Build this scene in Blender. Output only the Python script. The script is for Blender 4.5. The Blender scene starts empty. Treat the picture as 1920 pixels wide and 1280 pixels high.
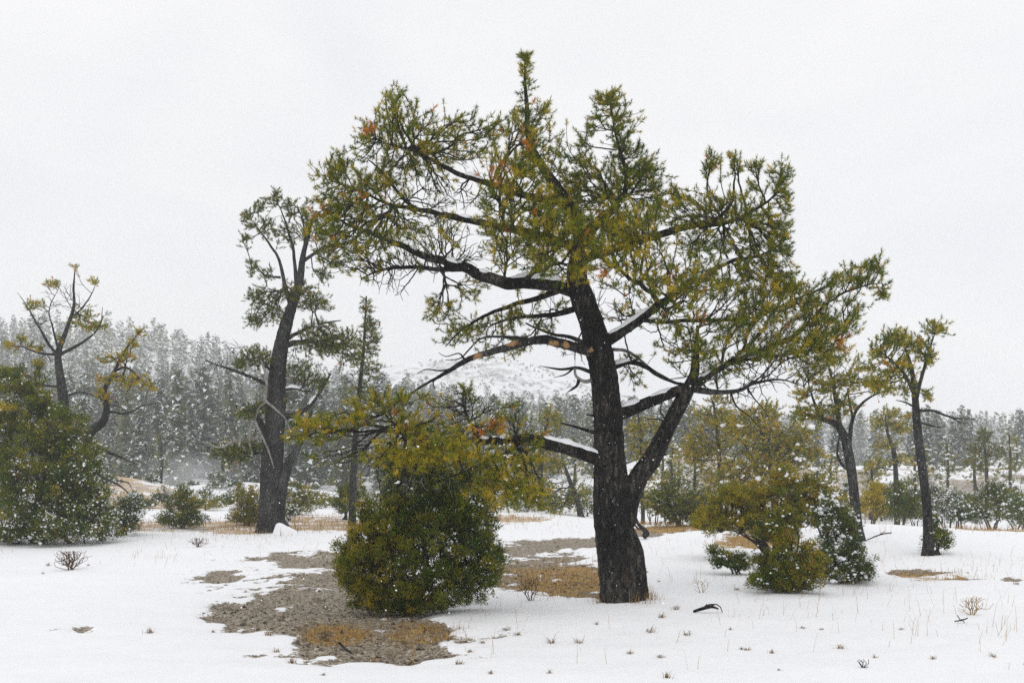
import bpy, math, random
import numpy as np
import time
_T0 = time.time()
def lap(s):
    print("LAP %s %.1f" % (s, time.time() - _T0))

# ------------------------------------------------------------------ camera, sky, sun, exposure
scene = bpy.context.scene
col = scene.collection
F, H, YH, CX = 1867.0, 1.6, 890.0, 960.0     # focal length in photo pixels, eye height, horizon row, centre column

cam_d = bpy.data.cameras.new("camera")
cam_d.lens = 35.0
cam_d.sensor_width = 36.0
cam_d.shift_y = (YH - 640.0) / 1920.0
cam_d.clip_start = 0.1
cam_d.clip_end = 5000.0
cam = bpy.data.objects.new("camera", cam_d)
cam.location = (0, 0, H)
cam.rotation_euler = (math.radians(90), 0, 0)
col.objects.link(cam)
scene.camera = cam

SUN_EL, SUN_AZ = 58.0, 205.0
world = bpy.data.worlds.new("World")
scene.world = world
world.use_nodes = True
nt = world.node_tree
nt.nodes.clear()
w_out = nt.nodes.new("ShaderNodeOutputWorld")
w_bg = nt.nodes.new("ShaderNodeBackground")
w_bg.inputs["Strength"].default_value = 0.1
w_sky = nt.nodes.new("ShaderNodeTexSky")
w_sky.sky_type = 'NISHITA'
w_sky.sun_disc = False
w_sky.sun_elevation = math.radians(SUN_EL)
w_sky.sun_rotation = math.radians(SUN_AZ)
w_co = nt.nodes.new("ShaderNodeTexCoord")
w_map = nt.nodes.new("ShaderNodeMapping")
w_map.inputs["Scale"].default_value = (1.0, 1.0, 2.4)
w_no = nt.nodes.new("ShaderNodeTexNoise")
w_no.inputs["Scale"].default_value = 2.6
w_no.inputs["Detail"].default_value = 5.0
w_no.inputs["Roughness"].default_value = 0.5
w_no.inputs["Distortion"].default_value = 0.5
w_rp = nt.nodes.new("ShaderNodeValToRGB")
w_rp.color_ramp.elements[0].position = 0.32
w_rp.color_ramp.elements[0].color = (0.845, 0.85, 0.885, 1)
w_rp.color_ramp.elements[1].position = 0.66
w_rp.color_ramp.elements[1].color = (0.955, 0.953, 0.948, 1)
w_mul = nt.nodes.new("ShaderNodeVectorMath")
w_mul.operation = 'SCALE'
w_mul.inputs["Scale"].default_value = 10.6          # the cloud deck, on the sky texture's own bright scale
w_mix = nt.nodes.new("ShaderNodeMix")
w_mix.data_type = 'RGBA'
w_mix.inputs["Factor"].default_value = 0.96        # overcast: only a trace of the clear sky comes through
nt.links.new(w_co.outputs["Generated"], w_map.inputs["Vector"])
nt.links.new(w_map.outputs[0], w_no.inputs["Vector"])
nt.links.new(w_no.outputs["Fac"], w_rp.inputs["Fac"])
nt.links.new(w_rp.outputs["Color"], w_mul.inputs[0])
nt.links.new(w_sky.outputs["Color"], w_mix.inputs["A"])
nt.links.new(w_mul.outputs[0], w_mix.inputs["B"])
nt.links.new(w_mix.outputs["Result"], w_bg.inputs["Color"])
nt.links.new(w_bg.outputs[0], w_out.inputs["Surface"])

sun_d = bpy.data.lights.new("sun", 'SUN')
sun_d.energy = 0.6
sun_d.angle = math.radians(35)
sun_d.color = (1.0, 0.97, 0.92)
sun = bpy.data.objects.new("sun", sun_d)
sun.location = (0, 0, 60)
# light comes from behind the camera and a little to its left
sun.rotation_euler = (math.radians(90 - SUN_EL), 0, math.radians(-25))
col.objects.link(sun)

scene.view_settings.view_transform = 'Standard'
scene.view_settings.look = 'None'
scene.view_settings.exposure = 0.0
scene.view_settings.gamma = 1.0
scene.view_settings.use_curve_mapping = False
scene.render.engine = 'CYCLES'
scene.cycles.max_bounces = 6
scene.cycles.diffuse_bounces = 3
scene.cycles.glossy_bounces = 1
scene.cycles.transmission_bounces = 3
scene.cycles.transparent_max_bounces = 4
scene.cycles.volume_bounces = 4
scene.cycles.caustics_reflective = False
scene.cycles.caustics_refractive = False
scene.cycles.use_denoising = False

random.seed(5)
RNG = np.random.default_rng(11)

# ------------------------------------------------------------------ numeric helpers
def hash2(ix, iy, seed):
    n = (ix.astype(np.int64) * 374761393 + iy.astype(np.int64) * 668265263 + seed * 1274126177) & 0xFFFFFFFF
    n = ((n ^ (n >> 13)) * 1274126177) & 0xFFFFFFFF
    n = n ^ (n >> 16)
    return (n & 0xFFFFFF) / float(0xFFFFFF)

def vnoise(x, y, seed=0):
    x = np.asarray(x, float); y = np.asarray(y, float)
    ix = np.floor(x); iy = np.floor(y)
    fx = x - ix; fy = y - iy
    fx = fx * fx * (3 - 2 * fx); fy = fy * fy * (3 - 2 * fy)
    a = hash2(ix, iy, seed); b = hash2(ix + 1, iy, seed)
    c = hash2(ix, iy + 1, seed); d = hash2(ix + 1, iy + 1, seed)
    return (a * (1 - fx) + b * fx) * (1 - fy) + (c * (1 - fx) + d * fx) * fy

def fbm(x, y, seed=0, octs=4):
    x = np.asarray(x, float); y = np.asarray(y, float)
    s = 0; a = 0.5; t = 0
    for k in range(octs):
        s = s + a * vnoise(x * 2 ** k, y * 2 ** k, seed + k * 17); t += a; a *= 0.5
    return s / t - 0.5            # about -0.5 .. 0.5

def sm(v, a, b):
    t = np.clip((np.asarray(v, float) - a) / (b - a), 0, 1)
    return t * t * (3 - 2 * t)

def unit(v):
    return v / np.maximum(np.linalg.norm(v, axis=-1, keepdims=True), 1e-9)

def P(x, y, Y):
    """world point that stands at distance Y on the sight line of photo pixel (x, y)"""
    return np.array([(x - CX) / F * Y, Y, H + (YH - y) / F * Y])

# ------------------------------------------------------------------ terrain
RX = np.array([-900, -420, -165, -120, -92, -70, -45, -20, 10, 60, 95, 125, 165, 300, 600, 900], float)
RZ = np.array([45, 52, 47, 44.5, 37, 31, 24.5, 20.5, 19.0, 16.5, 15, 14, 9, 7, 7, 7], float)

def terrain(X, Y):
    X = np.asarray(X, float); Y = np.asarray(Y, float)
    z = 0.16 * fbm(X / 7, Y / 7, 3) + 0.13 * fbm(X / 2.2, Y / 1.5, 9) * sm(Y, 0, 7)
    z = z + 0.30 * np.exp(-((X - 8) / 4.5) ** 2 - ((Y - 25) / 6) ** 2)
    right = sm(X, 1.5, 9)
    z = z - 1.7 * sm(Y, 28, 44) * right * (1 - sm(Y, 52, 74))
    # travertine terrace on the right-hand flat
    edge = Y + 7 * fbm(X / 9, Y * 0 + 3.3, 21) * 2
    z = z + (1.9 + 1.3 * np.exp(-((X - 13) / 5.0) ** 2) + 1.6 * fbm(X / 9, Y / 14, 5)) * sm(edge, 58, 76) * sm(X, 4, 13) * (1 - 0.85 * sm(Y, 88, 104))
    z = z + 1.0 * sm(edge, 44, 52) * sm(X, 6, 12) * (1 - sm(edge, 52, 60))
    z = z + 1.3 * fbm(X / 2.6, Y / 2.6, 91) * sm(X, 5, 12) * sm(Y, 54, 62) * (1 - sm(Y, 84, 92))
    # low mounds on the left-hand flat
    z = z + 1.55 * np.exp(-((X + 24) / 5.5) ** 2 - ((Y - 58) / 6) ** 2) + 1.1 * np.exp(-((X + 19) / 6) ** 2 - ((Y - 70) / 5) ** 2)
    # wooded ridge
    s = np.clip((Y - 82) / 238.0, 0, None)
    ramp = np.where(s < 1, s ** 1.15, np.maximum(1 - 0.9 * (s - 1), 0.25))
    z = z + np.interp(X, RX, RZ) * ramp * (1 + 0.25 * fbm(X / 45, Y / 45, 31)) + 3.0 * fbm(X / 30, Y / 30, 8) * sm(Y, 90, 160)
    # far snowy hill
    far = np.exp(-((Y - 720) / 150) ** 2)
    z = z + far * (78 * np.exp(-((X + 30) / 170) ** 2) + 16 * fbm(X / 60, Y / 60, 77) + 5 * fbm(X / 14, Y / 14, 78))
    return z

# bare ground, drawn as ellipses on the plan (entered where they show in the photograph, then fixed in the world)
BARE = [(560, 1150, 135, 48), (660, 1120, 120, 50), (690, 1190, 130, 42), (480, 1165, 95, 26), (770, 1190, 75, 34), (775, 1225, 70, 22),
        (655, 1215, 90, 22), (600, 1050, 95, 17), (560, 1043, 60, 11), (1040, 1082, 110, 30), (1085, 1100, 70, 24), (975, 1080, 60, 34),
        (1050, 1020, 90, 9), (990, 1030, 60, 8), (1260, 1003, 85, 7), (1215, 1010, 30, 6), (1430, 1022, 70, 14),
        (1725, 1083, 62, 5.5), (1800, 1091, 45, 4), (1893, 1094, 22, 4), (153, 1189, 20, 8), (110, 1192, 8, 2.4), (415, 1085, 35, 7),
        (1200, 1075, 14, 10), (1160, 1128, 40, 6)]
STRAW = [(330, 988, 150, 9), (640, 985, 60, 7), (560, 992, 110, 8), (240, 930, 40, 14), (480, 990, 150, 12), (590, 980, 90, 12), (350, 950, 110, 8), (240, 945, 50, 12), (1050, 1088, 100, 30),
         (640, 1195, 60, 14), (790, 1195, 70, 16), (1240, 982, 60, 9), (1270, 1000, 80, 7), (1880, 996, 90, 6), (1820, 1000, 40, 5), (960, 975, 70, 8),
         (1750, 1088, 90, 8), (1420, 1025, 80, 12)]

def to_px(X, Y, z=0.0):
    Yc = np.maximum(Y, 0.5)
    return CX + X / Yc * F, YH + (H - z) / Yc * F

def field(spots, px, py, soft=0.45):
    m = np.zeros_like(px)
    for cx, cy, rx, ry in spots:
        d = np.sqrt(((px - cx) / rx) ** 2 + ((py - cy) / ry) ** 2)
        m = np.maximum(m, 1 - sm(d, 1 - soft, 1 + soft))
    return m

def ground_fields(X, Y):
    px, py = to_px(X, Y)
    ok = (Y > 5) & (Y < 60)
    bare = np.where(ok, field(BARE, px, py), 0)
    # speckled melt between the two patches behind the juniper, and a few melted pockets elsewhere
    speck = np.where(ok, field([(480, 1085, 140, 45), (560, 1075, 110, 30), (850, 1215, 170, 45), (1010, 1040, 110, 30), (620, 1245, 160, 22)], px, py, 0.6), 0)
    n1 = fbm(X / 0.9, Y / 0.9, 41); n2 = fbm(X / 0.22, Y / 0.22, 43, 3)
    b = bare * 1.0 + 0.30 * speck + (n1 * 1.3 + n2 * 2.0) * np.clip(bare * 2.2 + speck, 0, 1)
    b = np.clip(b, 0, 1)
    straw = np.where(ok, field(STRAW, px, py, 0.6), 0)
    straw = np.clip(straw * 0.85 + (n1 * 1.3 + n2 * 1.3) * np.clip(straw * 2.5, 0, 1), 0, 1)
    return b, straw

def ground_z(X, Y):
    X = np.asarray(X, float); Y = np.asarray(Y, float)
    b, s = ground_fields(X, Y)
    z = terrain(X, Y)
    near = 1 - sm(Y, 40, 80)
    z = z + near * (1 - sm(b, 0.3, 0.62)) * 0.035 + near * (0.045 * fbm(X / 0.55, Y / 0.4, 51, 3) - 0.05 * np.clip(fbm(X / 0.33, Y / 0.33, 57, 2) - 0.16, 0, 1))
    return z

def on_ground(px, py):
    """distance at which the sight line of a photo pixel meets the ground"""
    Ys = np.exp(np.linspace(math.log(5), math.log(90), 4000))
    zr = H + (YH - py) / F * Ys
    zg = ground_z((px - CX) / F * Ys, Ys)
    k = np.argmax(zr <= zg)
    return float(Ys[k]) if zr[k] <= zg[k] else 60.0

# ------------------------------------------------------------------ mesh and object helpers
def tri_mesh(name, V, T, colr=None, smooth=False, mats=(), mat_idx=None):
    V = np.ascontiguousarray(V, np.float32); T = np.ascontiguousarray(T, np.int32)
    me = bpy.data.meshes.new(name)
    me.vertices.add(len(V)); me.vertices.foreach_set("co", V.ravel())
    me.loops.add(T.size); me.loops.foreach_set("vertex_index", T.ravel())
    me.polygons.add(len(T))
    me.polygons.foreach_set("loop_start", np.arange(0, T.size, 3, dtype=np.int32))
    me.polygons.foreach_set("loop_total", np.full(len(T), 3, np.int32))
    me.polygons.foreach_set("use_smooth", np.full(len(T), bool(smooth)))
    if mat_idx is not None:
        me.polygons.foreach_set("material_index", np.ascontiguousarray(mat_idx, np.int32))
    if colr is not None:
        a = me.color_attributes.new("tint", 'FLOAT_COLOR', 'POINT')
        c = np.ones((len(V), 4), np.float32); c[:, :3] = colr
        a.data.foreach_set("color", c.ravel())
    for m in mats:
        me.materials.append(m)
    me.update(calc_edges=True)
    return me

def add(name, me, parent=None, **props):
    o = bpy.data.objects.new(name, me)
    col.objects.link(o)
    if parent is not None:
        o.parent = parent
        w = parent
        off = np.zeros(3)
        while w is not None:
            off += np.array(w.location); w = w.parent
        o.location = tuple(-off)          # meshes are written in world coordinates
    for k, v in props.items():
        o[k] = v
    return o

def thing(name, label, category, loc, group=None):
    o = bpy.data.objects.new(name, None)
    o.empty_display_size = 0.2
    o.location = tuple(float(v) for v in loc)
    col.objects.link(o)
    o["label"] = label; o["category"] = category
    if group:
        o["group"] = group
    return o

def catmull(pts, step):
    pts = np.asarray(pts, float)
    if len(pts) < 3:
        n = max(2, int(np.linalg.norm(pts[-1, :3] - pts[0, :3]) / step) + 1)
        t = np.linspace(0, 1, n)[:, None]
        return pts[0] * (1 - t) + pts[-1] * t
    e = np.vstack([2 * pts[0] - pts[1], pts, 2 * pts[-1] - pts[-2]])
    out = []
    for i in range(1, len(e) - 2):
        p0, p1, p2, p3 = e[i - 1], e[i], e[i + 1], e[i + 2]
        n = max(1, int(np.linalg.norm(p2[:3] - p1[:3]) / step))
        t = (np.arange(n) / n)[:, None]
        out.append(0.5 * ((2 * p1) + (-p0 + p2) * t + (2 * p0 - 5 * p1 + 4 * p2 - p3) * t ** 2 + (-p0 + 3 * p1 - 3 * p2 + p3) * t ** 3))
    out.append(pts[-1:])
    return np.vstack(out)

def frames(C):
    T = unit(np.gradient(C, axis=0))
    u = np.cross(T[0], [0.3, 1, 0.2]); u /= np.linalg.norm(u)
    U = [u]
    for i in range(1, len(C)):
        u = U[-1] - T[i] * np.dot(U[-1], T[i])
        u /= max(np.linalg.norm(u), 1e-9)
        U.append(u)
    U = np.array(U)
    return T, U, np.cross(T, U)

def tube(C, R, sides, bark=0.0, knots=0.0, seed=0, flare=0.0):
    """continuous tapering tube along C (n,3) with radii R (n,); bark = relative depth of the furrows"""
    n = len(C)
    T, U, W = frames(C)
    L = np.concatenate([[0], np.cumsum(np.linalg.norm(np.diff(C, axis=0), axis=1))])
    a = np.linspace(0, 2 * math.pi, sides, endpoint=False)
    A, LL = np.meshgrid(a, L)
    rr = R[:, None] * np.ones_like(A)
    if bark:
        ca, sa = np.cos(A), np.sin(A)
        per = vnoise(ca * 2.2 + 9, sa * 2.2 + LL * 0.8, seed) - 0.5
        fur = np.abs(vnoise(A * sides / 12.0, LL * 7, seed + 3) - 0.5) * 2
        fur[:, -1] = fur[:, 0]
        fine = vnoise(A * sides / 5.0, LL * 22, seed + 6) - 0.5
        rr = rr * (1 + bark * (1.3 * per + 0.8 * (fur - 0.4) + 0.7 * fine))
    if flare:
        base = np.exp(-LL / 0.22)
        rr = rr * (1 + flare * base * (0.6 + 0.7 * np.cos(3 * A + seed) + 0.4 * np.cos(5 * A + 1.3)))
    if knots:
        rr = rr * (1 + knots * (vnoise(LL * 3.1, LL * 0 + seed, seed + 9) - 0.5))
    V = C[:, None, :] + rr[..., None] * (np.cos(A)[..., None] * U[:, None, :] + np.sin(A)[..., None] * W[:, None, :])
    V = V.reshape(-1, 3)
    i, j = np.meshgrid(np.arange(n - 1), np.arange(sides), indexing='ij')
    p = i * sides + j; q = i * sides + (j + 1) % sides
    Tq = np.concatenate([np.stack([p, q, q + sides], -1).reshape(-1, 3), np.stack([p, q + sides, p + sides], -1).reshape(-1, 3)])
    k = len(V)
    V = np.vstack([V, C[:1], C[-1:]])
    j = np.arange(sides)
    cap0 = np.stack([np.full(sides, k), (j + 1) % sides, j], -1)
    e = (n - 1) * sides
    cap1 = np.stack([np.full(sides, k + 1), e + j, e + (j + 1) % sides], -1)
    return V, np.vstack([Tq, cap0, cap1])

def join(parts):
    Vs, Ts, Cs = [], [], []
    off = 0
    for p in parts:
        Vs.append(p[0]); Ts.append(np.asarray(p[1]) + off); off += len(p[0])
        if len(p) > 2:
            Cs.append(p[2])
    return (np.vstack(Vs), np.vstack(Ts)) + ((np.vstack(Cs),) if Cs else ())

def prisms(A, B, ra, rb, sides=4):
    """one small frustum for each edge A->B"""
    n = len(A)
    d = unit(B - A)
    ref = np.where(np.abs(d[:, 2:3]) > 0.9, np.array([[1.0, 0, 0]]), np.array([[0, 0, 1.0]]))
    u = unit(np.cross(d, ref)); w = np.cross(d, u)
    a = np.arange(sides) * 2 * math.pi / sides
    ring = np.cos(a)[None, :, None] * u[:, None, :] + np.sin(a)[None, :, None] * w[:, None, :]
    V = np.concatenate([A[:, None, :] + ring * ra[:, None, None], B[:, None, :] + ring * rb[:, None, None]], 1)
    j = np.arange(sides); k = (j + 1) % sides
    t = np.concatenate([np.stack([j, k, k + sides], -1), np.stack([j, k + sides, j + sides], -1)])
    T = (np.arange(n) * 2 * sides)[:, None, None] + t[None]
    return V.reshape(-1, 3), T.reshape(-1, 3)

def basis(d, roll):
    d = unit(d)
    ref = np.where(np.abs(d[:, 2:3]) > 0.9, np.array([[1.0, 0, 0]]), np.array([[0, 0, 1.0]]))
    u = unit(np.cross(d, ref)); w = np.cross(d, u)
    c, s = np.cos(roll)[:, None], np.sin(roll)[:, None]
    return u * c + w * s, w * c - u * s, d

def scatter(templates, pos, dirs, scale, tint, dead):
    """write one template (verts, tris, tip) per position; returns V, T, colour (tint, tip, dead)"""
    rng = np.random.default_rng(len(pos))
    out = []
    pick = rng.integers(0, len(templates), len(pos))
    roll = rng.uniform(0, 6.283, len(pos))
    for k, (tv, tt, tip) in enumerate(templates):
        m = pick == k
        if not m.any():
            continue
        x, y, z = basis(dirs[m], roll[m])
        s = scale[m][:, None, None]
        V = pos[m][:, None, :] + s * (tv[None, :, 0:1] * x[:, None, :] + tv[None, :, 1:2] * y[:, None, :] + tv[None, :, 2:3] * z[:, None, :])
        n = m.sum()
        T = (np.arange(n) * len(tv))[:, None, None] + tt[None]
        C = np.stack([np.repeat(tint[m], len(tv)), np.tile(tip, n), np.repeat(dead[m], len(tv))], -1)
        out.append((V.reshape(-1, 3), T.reshape(-1, 3), C))
    return join(out)

# ------------------------------------------------------------------ materials
def material(name, rough=0.85):
    m = bpy.data.materials.new(name)
    m.use_nodes = True
    b = m.node_tree.nodes["Principled BSDF"]
    b.inputs["Roughness"].default_value = rough
    b.inputs["Specular IOR Level"].default_value = 0.2
    return m, m.node_tree, b

def N(nt, kind, **inp):
    n = nt.nodes.new(kind)
    for k, v in inp.items():
        n.inputs[k.replace("_", " ")].default_value = v
    return n

def ramp(nt, fac, stops):
    r = nt.nodes.new("ShaderNodeValToRGB")
    el = r.color_ramp.elements
    while len(el) < len(stops):
        el.new(0.5)
    for e, (p, c) in zip(el, stops):
        e.position = p; e.color = tuple(c) + (1,)
    nt.links.new(fac, r.inputs["Fac"])
    return r.outputs["Color"]

def mixc(nt, fac, a, b):
    m = nt.nodes.new("ShaderNodeMix"); m.data_type = 'RGBA'
    for key, v in (("Factor", fac), ("A", a), ("B", b)):
        s = m.inputs[key]
        if hasattr(v, "node"):
            nt.links.new(v, s)
        elif key == "Factor":
            s.default_value = v
        else:
            s.default_value = tuple(v) + (1,)
    return m.outputs["Result"]

def maths(nt, op, a, b=None, clamp=False):
    m = nt.nodes.new("ShaderNodeMath"); m.operation = op; m.use_clamp = clamp
    for k, v in enumerate((a, b)):
        if v is None:
            continue
        if hasattr(v, "node"):
            nt.links.new(v, m.inputs[k])
        else:
            m.inputs[k].default_value = v
    return m.outputs[0]

def foliage_mat(name, dark, mid, light, deadc, trans=0.25):
    m, nt, b = material(name, 0.6)
    at = nt.nodes.new("ShaderNodeAttribute"); at.attribute_name = "tint"
    sep = nt.nodes.new("ShaderNodeSeparateColor")
    nt.links.new(at.outputs["Color"], sep.inputs[0])
    t = maths(nt, 'ADD', sep.outputs[0], maths(nt, 'MULTIPLY', maths(nt, 'SUBTRACT', sep.outputs[1], 0.5), 0.22), True)
    c = ramp(nt, t, [(0.05, dark), (0.5, mid), (0.95, light)])
    c = mixc(nt, sep.outputs[2], c, deadc)
    nt.links.new(c, b.inputs["Base Color"])
    tr = nt.nodes.new("ShaderNodeBsdfTranslucent")
    nt.links.new(c, tr.inputs["Color"])
    mx = nt.nodes.new("ShaderNodeMixShader"); mx.inputs[0].default_value = trans
    out = nt.nodes["Material Output"]
    nt.links.new(b.outputs[0], mx.inputs[1]); nt.links.new(tr.outputs[0], mx.inputs[2])
    nt.links.new(mx.outputs[0], out.inputs["Surface"])
    return m

def bark_mat(name, deep, mid, pale, specks=0.0, scale=1.0, warm=0.0, peel=None):
    m, nt, b = material(name, 0.9)
    co = nt.nodes.new("ShaderNodeTexCoord")
    mp = nt.nodes.new("ShaderNodeMapping"); mp.inputs["Scale"].default_value = (scale, scale, scale * 0.35)
    nt.links.new(co.outputs["Object"], mp.inputs["Vector"])
    n1 = N(nt, "ShaderNodeTexNoise", Scale=26.0, Detail=6.0, Roughness=0.65, Distortion=0.6)
    nt.links.new(mp.outputs[0], n1.inputs["Vector"])
    n2 = N(nt, "ShaderNodeTexNoise", Scale=3.0, Detail=3.0)
    nt.links.new(mp.outputs[0], n2.inputs["Vector"])
    f = maths(nt, 'ADD', n1.outputs["Fac"], maths(nt, 'MULTIPLY', maths(nt, 'SUBTRACT', n2.outputs["Fac"], 0.5), 0.5))
    c = ramp(nt, f, [(0.38, deep), (0.54, mid), (0.76, pale)])
    if warm:
        n3 = N(nt, "ShaderNodeTexNoise", Scale=9.0, Detail=3.0)
        nt.links.new(mp.outputs[0], n3.inputs["Vector"])
        g = maths(nt, 'MULTIPLY', maths(nt, 'SUBTRACT', n3.outputs["Fac"], 0.62), 9.0, True)
        c = mixc(nt, maths(nt, 'MULTIPLY', g, warm), c, (0.16, 0.085, 0.035))
    if peel is not None:
        n4 = N(nt, "ShaderNodeTexNoise", Scale=3.3, Detail=2.0)
        nt.links.new(co.outputs["Object"], n4.inputs["Vector"])
        g = maths(nt, 'MULTIPLY', maths(nt, 'SUBTRACT', n4.outputs["Fac"], 0.61), 22.0, True)
        c = mixc(nt, g, c, peel)
    if specks:
        vo = N(nt, "ShaderNodeTexVoronoi", Scale=30.0)
        nt.links.new(co.outputs["Object"], vo.inputs["Vector"])
        sepc = nt.nodes.new("ShaderNodeSeparateColor"); nt.links.new(vo.outputs["Color"], sepc.inputs[0])
        near = maths(nt, 'LESS_THAN', vo.outputs["Distance"], maths(nt, 'MULTIPLY', sepc.outputs[1], 0.2))
        some = maths(nt, 'LESS_THAN', sepc.outputs[0], specks)
        c = mixc(nt, maths(nt, 'MULTIPLY', near, some), c, (0.75, 0.77, 0.8))
    nt.links.new(c, b.inputs["Base Color"])
    bp = N(nt, "ShaderNodeBump", Strength=1.0, Distance=0.03)
    nt.links.new(n1.outputs["Fac"], bp.inputs["Height"])
    nt.links.new(bp.outputs[0], b.inputs["Normal"])
    return m

def plain_mat(name, a, bcol, scale=20.0, rough=0.85):
    m, nt, b = material(name, rough)
    co = nt.nodes.new("ShaderNodeTexCoord")
    n1 = N(nt, "ShaderNodeTexNoise", Scale=scale, Detail=4.0)
    nt.links.new(co.outputs["Object"], n1.inputs["Vector"])
    nt.links.new(ramp(nt, n1.outputs["Fac"], [(0.35, a), (0.65, bcol)]), b.inputs["Base Color"])
    return m

M_NEEDLE = foliage_mat("pine_needles", (0.050, 0.105, 0.008), (0.245, 0.255, 0.015), (0.62, 0.44, 0.030), (0.62, 0.21, 0.035), 0.35)
M_NEEDLE_DARK = foliage_mat("pine_needles_green", (0.034, 0.068, 0.009), (0.165, 0.185, 0.016), (0.42, 0.34, 0.030), (0.52, 0.22, 0.04), 0.35)
M_JUNIPER = foliage_mat("juniper_sprays", (0.020, 0.060, 0.006), (0.135, 0.165, 0.010), (0.42, 0.31, 0.018), (0.32, 0.16, 0.03), 0.2)
M_JUNIPER_COOL = foliage_mat("juniper_sprays_cool", (0.020, 0.050, 0.012), (0.095, 0.130, 0.03), (0.23, 0.225, 0.05), (0.27, 0.17, 0.05), 0.2)
M_FIR = foliage_mat("fir_needles", (0.050, 0.070, 0.048), (0.105, 0.135, 0.075), (0.19, 0.205, 0.095), (0.20, 0.13, 0.06), 0.15)
M_BARK = bark_mat("dark_pine_bark", (0.004, 0.004, 0.004), (0.018, 0.017, 0.0155), (0.13, 0.115, 0.095), specks=0.16, warm=0.2)
M_BARK_GREY = bark_mat("grey_pine_bark", (0.010, 0.010, 0.010), (0.038, 0.038, 0.037), (0.13, 0.13, 0.125), specks=0.10)
M_BARK_PEEL = bark_mat("peeling_bark", (0.010, 0.010, 0.010), (0.04, 0.04, 0.038), (0.15, 0.14, 0.12), specks=0.08, peel=(0.42, 0.24, 0.11))
M_DEADWOOD = bark_mat("bleached_deadwood", (0.14, 0.13, 0.12), (0.30, 0.285, 0.265), (0.46, 0.42, 0.37), warm=0.5)
M_TWIG = bark_mat("twig_bark", (0.012, 0.011, 0.010), (0.035, 0.033, 0.030), (0.13, 0.12, 0.105))
M_TWIG_PALE = bark_mat("pale_twig_bark", (0.06, 0.057, 0.05), (0.14, 0.13, 0.115), (0.26, 0.24, 0.21))

M_SNOW, _nt, _b = material("snow", 0.6)
_co = _nt.nodes.new("ShaderNodeTexCoord")
_n = N(_nt, "ShaderNodeTexNoise", Scale=24.0, Detail=4.0)
_nt.links.new(_co.outputs["Object"], _n.inputs["Vector"])
_nt.links.new(ramp(_nt, _n.outputs["Fac"], [(0.3, (0.86, 0.875, 0.90)), (0.7, (0.91, 0.915, 0.925))]), _b.inputs["Base Color"])
_bp = N(_nt, "ShaderNodeBump", Strength=0.35, Distance=0.01)
_nt.links.new(_n.outputs["Fac"], _bp.inputs["Height"]); _nt.links.new(_bp.outputs[0], _b.inputs["Normal"])

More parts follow.
